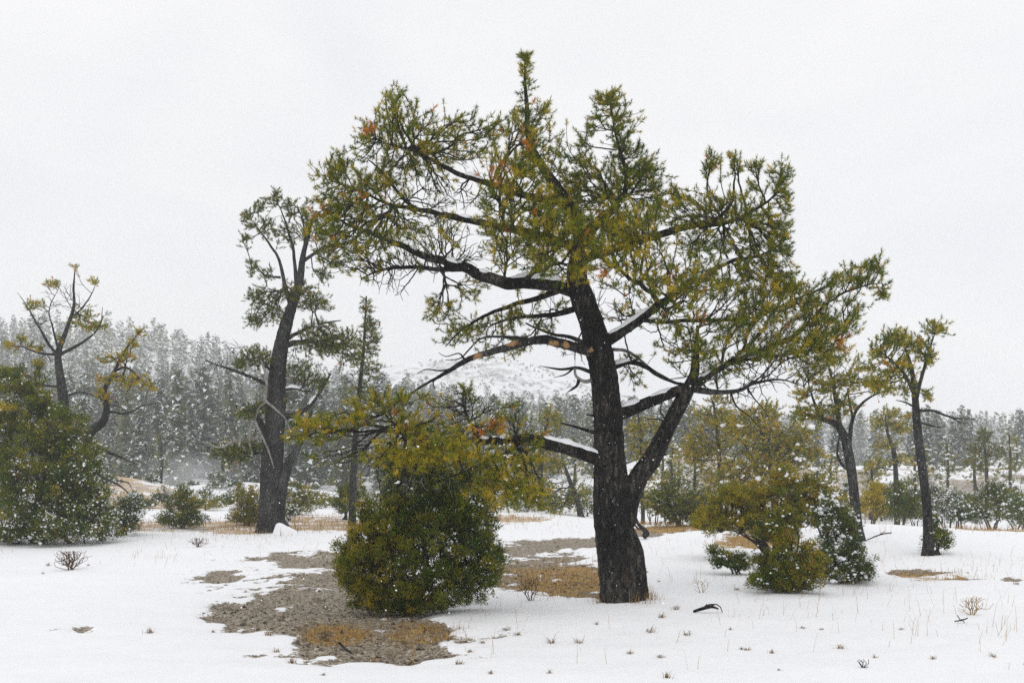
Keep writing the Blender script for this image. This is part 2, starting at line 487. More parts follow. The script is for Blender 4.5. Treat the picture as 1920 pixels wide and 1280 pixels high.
def ground_mat():
    m, nt, b = material("snowy_ground", 0.75)
    co = nt.nodes.new("ShaderNodeTexCoord")
    def attr(n):
        a = nt.nodes.new("ShaderNodeAttribute"); a.attribute_name = n
        return a.outputs["Fac"]
    bare, straw, rock, scrub = attr("bare"), attr("straw"), attr("rock"), attr("scrub")
    def noise(scale, detail=4.0, rough=0.55):
        n = N(nt, "ShaderNodeTexNoise", Scale=scale, Detail=detail, Roughness=rough)
        nt.links.new(co.outputs["Object"], n.inputs["Vector"])
        return n.outputs["Fac"]
    fine, mid, big = noise(38.0, 5.0, 0.65), noise(9.0, 5.0), noise(0.9, 3.0)
    # snow
    snow = ramp(nt, mid, [(0.3, (0.865, 0.875, 0.90)), (0.7, (0.905, 0.91, 0.92))])
    # gravelly soil
    vo = N(nt, "ShaderNodeTexVoronoi", Scale=42.0); nt.links.new(co.outputs["Object"], vo.inputs["Vector"])
    sepc = nt.nodes.new("ShaderNodeSeparateColor"); nt.links.new(vo.outputs["Color"], sepc.inputs[0])
    soil = ramp(nt, sepc.outputs[0], [(0.0, (0.07, 0.058, 0.042)), (0.35, (0.24, 0.20, 0.15)), (1.0, (0.48, 0.42, 0.33))])
    soil = mixc(nt, maths(nt, 'MULTIPLY', maths(nt, 'SUBTRACT', fine, 0.45), 2.2, True), soil, (0.07, 0.055, 0.035))
    duff = ramp(nt, fine, [(0.3, (0.06, 0.035, 0.012)), (0.5, (0.20, 0.115, 0.035)), (0.7, (0.42, 0.27, 0.095))])
    soil = mixc(nt, maths(nt, 'MULTIPLY', straw, 0.75), soil, duff)
    cov = maths(nt, 'ADD', bare, maths(nt, 'MULTIPLY', maths(nt, 'SUBTRACT', mid, 0.5), 1.1))
    cov = maths(nt, 'ADD', cov, maths(nt, 'MULTIPLY', maths(nt, 'SUBTRACT', fine, 0.5), 0.6))
    cov = maths(nt, 'MULTIPLY', maths(nt, 'SUBTRACT', cov, 0.42), 8.0, True)
    c = mixc(nt, cov, snow, soil)
    sv = maths(nt, 'ADD', maths(nt, 'MULTIPLY', straw, 0.95), maths(nt, 'MULTIPLY', maths(nt, 'SUBTRACT', mid, 0.5), 1.3))
    sv = maths(nt, 'ADD', sv, maths(nt, 'MULTIPLY', maths(nt, 'SUBTRACT', noise(2.2, 4.0), 0.5), 0.8))
    sv = maths(nt, 'MULTIPLY', maths(nt, 'SUBTRACT', sv, 0.5), 7.0, True)
    c = mixc(nt, maths(nt, 'MULTIPLY', sv, 0.8), c, ramp(nt, fine, [(0.3, (0.22, 0.12, 0.035)), (0.55, (0.46, 0.29, 0.09)), (0.75, (0.60, 0.43, 0.19))]))
    # travertine
    tr = ramp(nt, noise(2.6, 8.0, 0.72), [(0.32, (0.16, 0.135, 0.11)), (0.46, (0.36, 0.31, 0.25)), (0.56, (0.47, 0.43, 0.38)), (0.68, (0.30, 0.22, 0.15))])
    rk = maths(nt, 'ADD', rock, maths(nt, 'MULTIPLY', maths(nt, 'SUBTRACT', noise(0.45, 7.0, 0.65), 0.5), 2.6))
    rk = maths(nt, 'MULTIPLY', maths(nt, 'SUBTRACT', rk, 0.5), 4.0, True)
    c = mixc(nt, rk, c, tr)
    # brush showing through the snow on the far hill
    sc = maths(nt, 'ADD', noise(0.12, 8.0, 0.72), maths(nt, 'MULTIPLY', noise(0.015, 4.0), 0.55))
    sc = maths(nt, 'MULTIPLY', maths(nt, 'SUBTRACT', sc, 0.74), 5.0, True)
    c = mixc(nt, maths(nt, 'MULTIPLY', sc, scrub), c, (0.10, 0.095, 0.09))
    nt.links.new(c, b.inputs["Base Color"])
    bp = N(nt, "ShaderNodeBump", Strength=0.5, Distance=0.02)
    hh = maths(nt, 'ADD', maths(nt, 'MULTIPLY', fine, maths(nt, 'ADD', maths(nt, 'MULTIPLY', cov, 0.8), 0.12)), maths(nt, 'MULTIPLY', mid, 0.5))
    nt.links.new(hh, bp.inputs["Height"]); nt.links.new(bp.outputs[0], b.inputs["Normal"])
    return m
M_GROUND = ground_mat()
M_GRASS = foliage_mat("dry_grass", (0.16, 0.09, 0.03), (0.40, 0.25, 0.085), (0.62, 0.45, 0.20), (0.10, 0.055, 0.02), 0.3)
M_STONE, _nt, _b = material("gravel_stone", 0.9)
_at = _nt.nodes.new("ShaderNodeAttribute"); _at.attribute_name = "tint"
_sp = _nt.nodes.new("ShaderNodeSeparateColor"); _nt.links.new(_at.outputs["Color"], _sp.inputs[0])
_nt.links.new(ramp(_nt, _sp.outputs[0], [(0.0, (0.035, 0.028, 0.02)), (0.5, (0.24, 0.20, 0.15)), (1.0, (0.5, 0.44, 0.35))]), _b.inputs["Base Color"])

# ------------------------------------------------------------------ ground sheet
def axis_x():
    core = np.arange(-6.6, 8.6, 0.09)
    g, s, x = [], 0.08, 8.6
    while x < 1000:
        g.append(x); s = min(max(s * 1.085, 0.08), 22.0); x += s
    h, s, x = [], 0.08, -6.66
    while x > -1000:
        h.append(x); s = min(max(s * 1.085, 0.08), 22.0); x -= s
    return np.array(h[::-1] + list(core) + g)

def axis_y():
    ys = list(np.arange(-50, 5.5, 2.5)) + list(np.arange(6.0, 15.0, 0.1))
    y = 15.0
    while y < 1090:
        ys.append(y); y += max(0.1, min(0.021 * (y - 9), 9.0))
    return np.array(ys)

gx, gy = axis_x(), axis_y()
GX, GY = np.meshgrid(gx, gy)
gb, gs = ground_fields(GX, GY)
GZ = ground_z(GX, GY)
grock = sm(GX, 4, 12) * sm(GY, 50, 58) * (1 - sm(GY, 84, 92))
slope = np.abs(np.gradient(GZ, axis=0) / np.gradient(GY, axis=0))
grock = grock * np.clip(0.12 + slope * 2.6, 0, 0.9)
grock = np.maximum(grock, 0.75 * np.exp(-((GX + 24) / 5.0) ** 2 - ((GY - 55) / 4.5) ** 2))
gscrub = sm(GY, 380, 470)
nx, ny = len(gx), len(gy)
i, j = np.meshgrid(np.arange(ny - 1), np.arange(nx - 1), indexing='ij')
p = i * nx + j
GT = np.concatenate([np.stack([p, p + 1, p + nx + 1], -1).reshape(-1, 3), np.stack([p, p + nx + 1, p + nx], -1).reshape(-1, 3)])
gm = tri_mesh("ground", np.stack([GX, GY, GZ], -1).reshape(-1, 3), GT, smooth=True, mats=[M_GROUND])
for nm, arr in (("bare", gb), ("straw", gs), ("rock", grock), ("scrub", gscrub)):
    a = gm.attributes.new(nm, 'FLOAT', 'POINT')
    a.data.foreach_set("value", np.ascontiguousarray(arr, np.float32).ravel())
add("ground", gm, kind="structure")

# ------------------------------------------------------------------ foliage templates
def pine_tuft(n, seed, L=0.062, w=0.0055):
    r = np.random.default_rng(seed)
    V, tip = [], []
    for k in range(n):
        u = r.random()
        z0 = -0.05 + 0.06 * u
        th = math.radians(82 - 64 * u + r.normal(0, 9))
        ph = r.uniform(0, 6.283)
        d = np.array([math.sin(th) * math.cos(ph), math.sin(th) * math.sin(ph), math.cos(th)])
        s = np.cross(d, r.normal(size=3)); s /= np.linalg.norm(s)
        l = L * r.uniform(0.7, 1.15)
        b = np.array([0, 0, z0])
        V += [b + s * w * 0.5, b - s * w * 0.5, b + d * l + np.array([0, 0, -0.006])]
        tip += [0.0, 0.0, 1.0]
    return np.array(V), np.arange(3 * n).reshape(-1, 3), np.array(tip)

def juniper_spray(n, seed):
    r = np.random.default_rng(seed)
    V, tip = [], []
    for k in range(n):
        br = r.integers(0, 5)
        a = br * 1.2566 + r.normal(0, 0.25)
        lean = 0.55 if br else 0.1
        t = r.random() ** 0.8
        ax = unit(np.array([math.cos(a) * lean, math.sin(a) * lean, 1.0]))
        p = ax * (0.02 + 0.085 * t)
        d = unit(ax + r.normal(0, 0.55, 3))
        s = np.cross(d, r.normal(size=3)); s /= np.linalg.norm(s)
        l = r.uniform(0.022, 0.042); w = r.uniform(0.011, 0.019)
        V += [p + s * w * 0.5, p - s * w * 0.5, p + d * l]
        tip += [t * 0.8, t * 0.8, min(1, t + 0.2)]
    return np.array(V), np.arange(3 * n).reshape(-1, 3), np.array(tip)

TUFT = [pine_tuft(29, 100 + k, 0.058, 0.0070) for k in range(6)]
TUFT_MID = [pine_tuft(20, 200 + k, 0.064, 0.0095) for k in range(6)]
TUFT_FAR = [pine_tuft(12, 300 + k, 0.066, 0.017) for k in range(6)]
SPRAY = [juniper_spray(21, 400 + k) for k in range(6)]
SPRAY_MID = [juniper_spray(15, 500 + k) for k in range(6)]

def blob_points(blobs, Y0, rng, clump=6, sig=0.075, rz=0.5):
    """attraction points inside ellipsoids: (x, y, rx, ry, n, dY, depth radius, bare share, tint shift)"""
    pts, meta = [], []
    for b in blobs:
        x, y, rx, ry, n = b[:5]
        dY = b[5] if len(b) > 5 and b[5] is not None else 0.0
        rd = b[6] if len(b) > 6 and b[6] is not None else rz
        bareness = b[7] if len(b) > 7 and b[7] is not None else 0.0
        ts = b[8] if len(b) > 8 and b[8] is not None else 0.0
        nc = max(1, int(round(n / clump)))
        for c in range(nc):
            v = unit(rng.normal(size=3)) * rng.random() ** 0.4
            Y = Y0 + dY + v[1] * rd
            ctr = P(x + v[0] * rx, y + v[2] * ry, Y)
            k = max(1, int(rng.poisson(clump)))
            q = ctr + rng.normal(0, 1, (k, 3)) * (sig * (0.5 if rx <= 14 else 0.72 if rx <= 18 else 1.0)) * np.array([1, 1, 0.85])
            pts.append(q)
            ct = rng.normal(0, 0.14) + ts
            isb = rng.random() < bareness
            meta.append(np.stack([np.full(k, ct), np.full(k, 1.0 if isb else 0.0)], -1))
    return np.vstack(pts), np.vstack(meta)

def grow(S, Sp, A, bf):
    """greedy spanning tree: join attraction points A to the skeleton S, short total path preferred"""
    n = len(A)
    best = np.full(n, 1e9); par = np.zeros(n, np.int64)
    for k in range(0, n, 400):
        d = np.linalg.norm(A[k:k + 400, None, :] - S[None], axis=-1) + bf * Sp[None]
        a = d.argmin(1)
        best[k:k + 400] = d[np.arange(len(a)), a]; par[k:k + 400] = a
    par = par.astype(np.int64)                 # < len(S): skeleton, else attraction node + len(S)
    plen = np.zeros(n); done = np.zeros(n, bool); order = []
    live = best.copy()
    m = len(S)
    for _ in range(n):
        i = int(live.argmin())
        order.append(i); done[i] = True; live[i] = 1e18
        pi = par[i]
        plen[i] = (Sp[pi] + np.linalg.norm(A[i] - S[pi])) if pi < m else (plen[pi - m] + np.linalg.norm(A[i] - A[pi - m]))
        d = np.linalg.norm(A - A[i], axis=1) + bf * plen[i]
        w = (d < live) & ~done
        live[w] = d[w]; par[w] = i + m
    return par, order

def resample_limb(pts, Y0, step, pxr=True):
    """limb points (x, y, dY, radius px) -> world centre line and radii"""
    a = []
    for (x, y, dY, r) in pts:
        Y = Y0 + dY
        a.append(list(P(x, y, Y)) + [r / F * Y])
    return catmull(a, step)

def snow_strip(C, R, t0, t1, thick, seed=0):
    """lumpy snow lying along the upper side of a limb"""
    n = len(C)
    a, b = int(t0 * (n - 1)), max(int(t1 * (n - 1)), int(t0 * (n - 1)) + 3)
    b = min(b, n - 1)
    C, R = C[a:b + 1], R[a:b + 1]
    n = len(C)
    if n < 3:
        return None
    T = unit(np.gradient(C, axis=0))
    side = unit(np.cross(T, np.array([0, 0, 1.0])[None]))
    up = np.cross(side, T)
    s = np.linspace(0, 1, n)
    L = np.concatenate([[0], np.cumsum(np.linalg.norm(np.diff(C, axis=0), axis=1))])
    env = np.sin(np.pi * s) ** 0.6 * np.clip(0.35 + 1.5 * vnoise(L * 6, L * 0 + seed, seed), 0.15, 1.4)
    ang = np.radians(np.array([-68, -42, -18, 0, 18, 42, 68]))
    prof = np.array([0.0, 0.55, 0.9, 1.0, 0.9, 0.55, 0.0])
    wob = 0.7 + 0.6 * vnoise(np.arange(n)[:, None] * 0.4 + np.zeros((1, 7)), np.arange(7)[None] * 1.3 + np.zeros((n, 1)), seed + 5)
    rr = R[:, None] * 1.015 + thick * env[:, None] * prof[None] * wob
    rr[:, 0] = R * 0.93; rr[:, -1] = R * 0.93
    V = C[:, None] + rr[..., None] * (np.sin(ang)[None, :, None] * side[:, None] + np.cos(ang)[None, :, None] * up[:, None])
    V = V.reshape(-1, 3)
    i, j = np.meshgrid(np.arange(n - 1), np.arange(6), indexing='ij')
    p = i * 7 + j
    Tt = np.concatenate([np.stack([p, p + 1, p + 8], -1).reshape(-1, 3), np.stack([p, p + 8, p + 7], -1).reshape(-1, 3)])
    return V, Tt

def _ico():
    import bmesh
    bm = bmesh.new(); bmesh.ops.create_icosphere(bm, subdivisions=1, radius=1.0)
    V = np.array([v.co[:] for v in bm.verts]); T = np.array([[v.index for v in f.verts] for f in bm.faces])
    bm.free()
    return V, T
ICO = _ico()
OCT = (np.array([[1, 0, 0], [-1, 0, 0], [0, 1, 0], [0, -1, 0], [0, 0, 1], [0, 0, -1]], float),
       np.array([[0, 2, 4], [2, 1, 4], [1, 3, 4], [3, 0, 4], [2, 0, 5], [1, 2, 5], [3, 1, 5], [0, 3, 5]]))

def lumps(pos, size, flat=0.5, rng=RNG, shape=ICO):
    V0, T0 = shape
    n = len(pos)
    jit = rng.uniform(0.7, 1.3, (n, len(V0), 1))
    sc = rng.uniform(0.7, 1.4, (n, 1, 3)); sc[..., 2] *= flat
    V = pos[:, None] + V0[None] * jit * sc * size[:, None, None]
    T = (np.arange(n) * len(V0))[:, None, None] + T0[None]
    return V.reshape(-1, 3), T.reshape(-1, 3)

def base_of(base, Y=None):
    bx, by = base
    if Y is None:
        Y = on_ground(bx, by)
    X = (bx - CX) / F * Y
    return np.array([X, Y, float(ground_z(np.array([X]), np.array([Y]))[0])]), Y

DENS = 1.7

def whereabouts(px):
    for lim, txt in ((130, "behind the huge juniper thicket"), (290, "behind the leaning pine with tiered tufts"), (470, "behind the lone conical juniper"), (610, "behind the tall forked pine"), (720, "behind the slim young pine"),
                     (1010, "behind the great pine's low limb"), (1180, "behind the great pine's trunk"), (1330, "seen past the fork of the great pine"), (1550, "behind the bushy yellow-green pine"),
                     (1650, "behind the curved slender pine"), (1760, "behind the straight slender pine"), (9999, "beyond the broad dark juniper")):
        if px < lim:
            return txt

def build_tree(name, label, category, base, stems, limbs, blobs, Y=None, group=None, bark=M_BARK_GREY, needle=M_NEEDLE_DARK,
               tufts=TUFT_MID, tscale=1.0, clump=6, sig=0.11, rz=0.7, bf=0.25, r0=0.0035, seed=1, twig=M_TWIG, tint=0.45, tvar=0.16,
               dead=0.02, furrow=0.05, sides=16, sstep=0.06, snow_n=0, snow_s=0.05, up=0.5, attach_from=0.3, dead_spots=(), flare=0.25, dens=DENS, lr=1.0):
    rng = np.random.default_rng(seed)
    g, Y0 = base_of(base, Y)
    root = thing(name, label, category, g, group)
    skel, spl = [], []
    for si, st in enumerate(stems):
        a = resample_limb([(x, y, dY, r) for (x, y, dY, r) in st["pts"]], Y0, sstep)
        C, R = a[:, :3], np.maximum(a[:, 3], 0.004)
        if st.get("ground", si == 0):
            # stand it on the ground and run it in
            gz = float(ground_z(np.array([C[0, 0]]), np.array([C[0, 1]]))[0])
            w = np.exp(-np.linspace(0, 6, len(C)))[:, None]
            C = C + w * np.array([0, 0, gz - C[0, 2] - 0.06])
        V, T = tube(C, R, sides, bark=furrow, knots=0.05, seed=seed + si, flare=flare if st.get("ground", si == 0) else 0)
        tr = add("trunk" if si == 0 else "stem", tri_mesh("trunk", V, T, smooth=True, mats=[st.get("mat", bark)]), root)
        L = np.concatenate([[0], np.cumsum(np.linalg.norm(np.diff(C, axis=0), axis=1))])
        k = (L / L[-1]) > st.get("attach", attach_from)
        if st.get("grow", True):
            skel.append(C[k][::2]); spl.append((L[k] * 0.25)[::2])
    for li, lb in enumerate(limbs):
        a = resample_limb(lb["pts"], Y0, sstep)
        C, R = a[:, :3], np.maximum(a[:, 3] * lr, 0.003)
        R = R * (1 - 0.35 * np.linspace(0, 1, len(R)))
        wob = 0.4 * R.mean()
        C = C + wob * np.stack([fbm(np.arange(len(C)) * 0.21, np.full(len(C), 7.0 * k + li), seed + k, 3) for k in range(3)], -1) * np.minimum(np.arange(len(C)), 6)[:, None] / 3.0
        V, T = tube(C, R, max(8, sides // 5) if R.max() < 0.07 else max(12, sides // 2), bark=furrow * 1.2, knots=0.12, seed=seed + 50 + li)
        lo = add("limb", tri_mesh("limb", V, T, smooth=True, mats=[lb.get("mat", bark)]), root)
        if "label" in lb:
            lo["label"] = lb["label"]
        for (t0, t1, th) in lb.get("snow", ()):
            sv = snow_strip(C, R, t0, t1, th, seed + li)
            if sv is not None:
                add("snow_cap", tri_mesh("snow_cap", *sv, smooth=True, mats=[M_SNOW]), lo)
        L = np.concatenate([[0], np.cumsum(np.linalg.norm(np.diff(C, axis=0), axis=1))])
        if lb.get("grow", True):
            k = (L / L[-1]) > lb.get("attach", 0.2)
            skel.append(C[k]); spl.append(L[k] * 0.5 + 0.2)
    if not blobs:
        return root
    S = np.vstack(skel); Sp = np.concatenate(spl)
    A, meta = blob_points([(b[0], b[1], b[2], b[3], b[4] * dens) + tuple(b[5:]) for b in blobs], Y0, rng, clump, sig, rz)
    # stay above the ground
    gz = ground_z(A[:, 0], A[:, 1])
    A[:, 2] = np.maximum(A[:, 2], gz + 0.05)
    par, order = grow(S, Sp, A, bf)
    m, n = len(S), len(A)
    cnt = np.ones(n)
    for i in reversed(order):
        if par[i] >= m:
            cnt[par[i] - m] += cnt[i]
    ischild = par >= m
    for _ in range(4):
        csum = np.zeros((n, 3)); cn = np.zeros(n)
        np.add.at(csum, par[ischild] - m, A[ischild]); np.add.at(cn, par[ischild] - m, 1)
        pr_ = np.vstack([S, A])[par]
        inner = cn > 0
        A[inner] = 0.4 * A[inner] + 0.3 * pr_[inner] + 0.3 * (csum[inner] / cn[inner][:, None])
    allp = np.vstack([S, A])
    pp = allp[par]
    rad = r0 * cnt ** 0.36
    # each twig bends: a mid point pushed off the straight line, ends turning up
    d = A - pp
    ln = np.linalg.norm(d, axis=1)
    off = rng.normal(0, 1, (n, 3)); off -= unit(d) * (off * unit(d)).sum(1, keepdims=True)
    mid = (A + pp) / 2 + unit(off) * (ln * rng.uniform(0.01, 0.08, n))[:, None] - np.array([0, 0, 1.0]) * (ln * 0.10 * (cnt < 12))[:, None]
    short = (ln < 0.13) & (cnt < 3)
    mid[short] = ((A + pp) / 2)[short]
    lg = ~short
    V1 = prisms(pp[lg], mid[lg], rad[lg] * 1.12, rad[lg] * 1.04, 3)
    V2 = prisms(mid[lg], A[lg], rad[lg] * 1.04, rad[lg] * 0.92, 3)
    V3 = prisms(pp[short], A[short], rad[short] * 1.1, rad[short] * 0.9, 3)
    V, T = join([V1, V2, V3])
    pale = (cnt < 9) & (rng.random(n) < 0.55)
    mi = np.concatenate([np.repeat(pale[lg], 6), np.repeat(pale[lg], 6), np.repeat(pale[short], 6)])
    add("branchwork", tri_mesh("branchwork", V, T, mats=[twig, M_TWIG_PALE], mat_idx=mi), root, kind="stuff")
    keep = (cnt <= 4) | ((cnt <= 14) & (rng.random(n) < 0.6))
    keep &= meta[:, 1] < 0.5
    dirs = unit(A - mid) + np.array([0, 0, up]) + rng.normal(0, 0.25, (n, 3))
    k = np.where(keep)[0]
    tn = np.clip(tint + meta[k, 0] + rng.normal(0, tvar, len(k)), 0, 1)
    dd = (rng.random(len(k)) < dead).astype(float) * rng.uniform(0.5, 1, len(k))
    for (x, y, r, pr) in dead_spots:
        px, py = CX + A[k, 0] / A[k, 1] * F, YH + (H - A[k, 2]) / A[k, 1] * F
        hit = ((px - x) ** 2 + (py - y) ** 2 < r * r) & (rng.random(len(k)) < pr)
        dd[hit] = rng.uniform(0.6, 1.0, hit.sum())
    Vf, Tf, Cf = scatter(tufts, A[k] + unit(dirs[k]) * 0.03 * tscale, dirs[k], tscale * rng.uniform(0.75, 1.2, len(k)), tn, dd)
    add("crown", tri_mesh("crown", Vf, Tf, Cf, mats=[needle]), root, kind="stuff")
    if snow_n:
        q = rng.choice(n, min(snow_n, n), replace=False)
        pos = np.repeat(A[q], 3, 0) + rng.normal(0, snow_s * 0.6, (3 * len(q), 3)) * np.array([1, 1, 0.3]) + np.array([0, 0, 0.02])
        V, T = lumps(pos, np.minimum(snow_s * rng.gamma(2.5, 0.2, len(pos)), snow_s * 0.8), 0.65, rng)
        add("clinging_snow", tri_mesh("clinging_snow", V, T, smooth=True, mats=[M_SNOW]), root, kind="stuff")
    return root

lap("start")
# ------------------------------------------------------------------ the great pine
B0, BY = base_of((1165, 1126))
g0 = [  # upper left, on the third limb
    (735, 195, 26, 32, 60, -0.2), (712, 255, 42, 48, 120, -0.2), (770, 252, 58, 52, 140, -0.1), (805, 300, 60, 38, 100, 0.2), (864, 238, 32, 38, 60, 0.3), (880, 290, 42, 38, 60, 0.3, 0.5, 0.2),
    (828, 250, 30, 40, 40, 0.2),
    # outer left
    (637, 300, 17, 22, 26, 0.1, 0.2), (610, 338, 24, 20, 34, 0.1, 0.3), (660, 332, 44, 42, 95, 0), (728, 330, 50, 40, 80, 0.1), (700, 378, 66, 42, 130, -0.2), (640, 388, 54, 32, 110, 0),
    (618, 422, 42, 36, 100, 0), (680, 440, 66, 38, 140, -0.2, 0.5, 0.3), (655, 472, 62, 32, 110, 0.1, 0.5, 0.45), (742, 430, 56, 36, 95, -0.3, 0.5, 0.25), (830, 440, 58, 36, 100, -0.3, 0.5, 0.5), (800, 490, 60, 30, 110, 0, 0.5, 0.7),
    (700, 505, 70, 28, 130, 0.2, 0.5, 0.7), (740, 540, 40, 18, 22, 0.2, 0.5, 0.6), (830, 370, 66, 44, 190, 0.3, 0.5, 0.88), (790, 410, 60, 20, 40, 0, 0.5, 0.4), (770, 310, 60, 25, 50, 0.4, 0.4, 0.6),
    # centre
    (960, 330, 58, 55, 180, -0.9, 0.5, 0, 0.10), (985, 288, 38, 38, 90, -0.7), (938, 400, 48, 48, 110, -0.9), (1012, 402, 70, 58, 210, -1.1, 0.5, 0, 0.05), (1062, 340, 48, 58, 110, -0.2),
    (1062, 445, 80, 55, 220, -1.2, 0.5, 0, 0.05), (970, 470, 68, 38, 120, -0.9), (930, 252, 42, 38, 60, 0.3), (1040, 505, 60, 32, 90, -1.1, 0.5, 0.15), (1132, 480, 80, 55, 200, -1.3, 0.5, 0, 0.12), (1172, 432, 68, 46, 170, -1.1, 0.5, 0, 0.15),
    (1222, 422, 50, 38, 120, -0.8), (1050, 400, 70, 70, 120, 0.6), (1140, 410, 80, 60, 120, 0.7), (1100, 380, 40, 30, 50, 0.2),
    # leader
    (985, 104, 3, 6, 8, 0, 0.04), (985, 118, 5, 22, 20, 0, 0.08), (986, 165, 9, 28, 22, 0, 0.10), (984, 205, 8, 20, 10, 0, 0.12), (982, 250, 36, 28, 46, 0), (1020, 212, 24, 30, 34, 0), (1032, 282, 36, 40, 55, 0), (960, 232, 22, 22, 20, 0.1),
    # second leader
    (1140, 184, 16, 12, 24, 0.1, 0.2), (1150, 205, 30, 28, 60, 0.1, 0.3), (1112, 232, 12, 42, 30, 0.1, 0.2), (1160, 258, 34, 46, 90, 0.1, 0.4, 0, -0.05), (1180, 318, 54, 42, 150, 0.1, 0.5, 0, -0.12), (1210, 332, 38, 38, 80, 0.1, 0.5, 0, -0.1),
    (1150, 350, 48, 36, 100, 0, 0.5, 0, -0.12), (1232, 372, 38, 26, 60, 0, 0.5, 0, -0.1), (1092, 285, 16, 46, 34, 0.1, 0.2), (1112, 322, 18, 34, 34, 0.1),
    # upper right
    (1335, 322, 14, 36, 34, 0, 0.16), (1376, 315, 12, 34, 36, 0, 0.14), (1418, 332, 14, 32, 32, 0, 0.16), (1464, 335, 16, 38, 55, 0, 0.2), (1475, 378, 14, 22, 25, 0, 0.2), (1342, 388, 48, 38, 95, 0), (1292, 398, 46, 34, 90, 0),
    (1402, 398, 48, 46, 125, -0.1), (1452, 420, 36, 46, 105, 0), (1332, 448, 70, 38, 150, -0.2, 0.6, 0, -0.06), (1422, 470, 56, 38, 130, 0, 0.6, 0, -0.06), (1262, 372, 26, 16, 22, 0.1),
    # middle right
    (1202, 520, 80, 46, 180, -1.2, 0.5, 0.12, 0.06), (1290, 522, 68, 46, 160, -0.9, 0.5, 0, 0.06), (1272, 590, 58, 36, 95, -0.7, 0.5, 0.2), (1372, 530, 68, 42, 160, -0.3), (1452, 530, 56, 42, 150, 0), (1440, 580, 68, 46, 180, -0.4, 0.5, 0, 0.06),
    (1390, 612, 58, 36, 115, -0.4), (1500, 560, 42, 36, 95, 0), (1170, 590, 40, 40, 50, 0.6, 0.5, 0.4),
    # lower right
    (1530, 582, 42, 36, 85, 0), (1570, 542, 36, 28, 50, 0.1), (1612, 520, 32, 26, 65, 0.1, 0.3), (1643, 508, 18, 20, 44, 0.1, 0.2), (1652, 545, 14, 15, 22, 0.1, 0.2), (1562, 612, 56, 26, 85, 0), (1482, 642, 66, 30, 150, -0.2, 0.5, 0, 0.04),
    (1542, 655, 46, 26, 95, -0.1), (1592, 582, 26, 26, 38, 0.1), (1432, 655, 56, 26, 95, -0.4, 0.5, 0.15), (1330, 640, 48, 38, 90, -0.5, 0.5, 0.2, 0.05), (1290, 665, 38, 36, 60, -0.4, 0.4, 0.35), (1350, 695, 44, 22, 55, -0.3, 0.4, 0.4),
    (1450, 706, 80, 20, 110, 0, 0.3, 0.96), (1400, 745, 50, 18, 40, -0.1, 0.3, 1.0), (1260, 640, 40, 40, 40, 0.3, 0.4, 0.6), (1400, 690, 60, 18, 50, 0, 0.4, 0.6),
    (700, 478, 110, 36, 230, 0.2, 0.5, 0.97), (880, 470, 110, 34, 130, 0, 0.5, 0.97), (1460, 676, 120, 20, 240, 0.1, 0.4, 0.97), (1340, 705, 70, 26, 120, -0.1, 0.3, 1.0), (1300, 565, 110, 50, 160, 0.3, 0.5, 0.95), (1150, 565, 50, 40, 50, 0.3, 0.4, 0.9),
    # lower left of the trunk
    (880, 542, 46, 28, 45, 0.3, 0.5, 0.2), (830, 590, 40, 36, 70, 0.3, 0.5, 0.1), (868, 622, 46, 32, 75, 0.3, 0.5, 0.15), (930, 612, 46, 32, 60, 0.3, 0.5, 0.3), (980, 582, 46, 36, 70, 0.4, 0.5, 0.3), (960, 655, 46, 16, 30, 0.2, 0.5, 0.5),
    (1022, 612, 36, 28, 45, 0.4, 0.5, 0.4), (1080, 660, 40, 24, 28, 0.5, 0.4, 0.5), (1190, 690, 44, 30, 55, 0.3, 0.4, 0.65), (1040, 570, 30, 30, 30, 0.5, 0.4, 0.3)]
g1 = [  # the low limb reaching toward the camera
    (598, 805, 46, 30, 100, -2.0, 0.35, 0, 0.18), (652, 782, 46, 32, 85, -1.9, 0.4, 0.1, 0.14), (722, 762, 46, 30, 75, -1.5, 0.4, 0.1, 0.1), (772, 742, 46, 18, 36, -1.2, 0.4, 0.2), (782, 802, 56, 26, 115, -1.8, 0.4, 0, 0.16),
    (760, 852, 56, 32, 150, -2.2, 0.4, 0, 0.2), (830, 845, 56, 30, 150, -2.2, 0.4, 0, 0.2), (900, 865, 56, 34, 140, -2.0, 0.4, 0, 0.18), (942, 912, 48, 32, 120, -1.9, 0.4, 0.05, 0.16), (882, 915, 44, 22, 50, -2.0, 0.3, 0.3, 0.1),
    (980, 842, 34, 34, 85, -1.4, 0.35, 0, 0.12), (990, 890, 34, 34, 60, -1.5, 0.35, 0.1, 0.16), (882, 802, 56, 24, 60, -1.5, 0.4, 0.1, 0.12), (700, 845, 56, 30, 60, -2.0, 0.4, 0.7), (1004, 925, 30, 20, 36, -1.5, 0.3, 0, 0.1),
    (872, 760, 60, 34, 120, -1.1, 0.4, 0.8), (950, 790, 46, 26, 46, -1.1, 0.4, 0.45, 0.1), (640, 850, 60, 26, 90, -1.9, 0.4, 0.95), (760, 908, 90, 26, 120, -2.3, 0.3, 0.97), (900, 800, 110, 40, 110, -1.2, 0.3, 0.97), (860, 760, 60, 34, 90, -1.1, 0.3, 1.0), (560, 800, 14, 18, 22, -2.1, 0.2, 0, 0.15), (870, 735, 30, 10, 20, -1.0, 0.3, 0.1)]
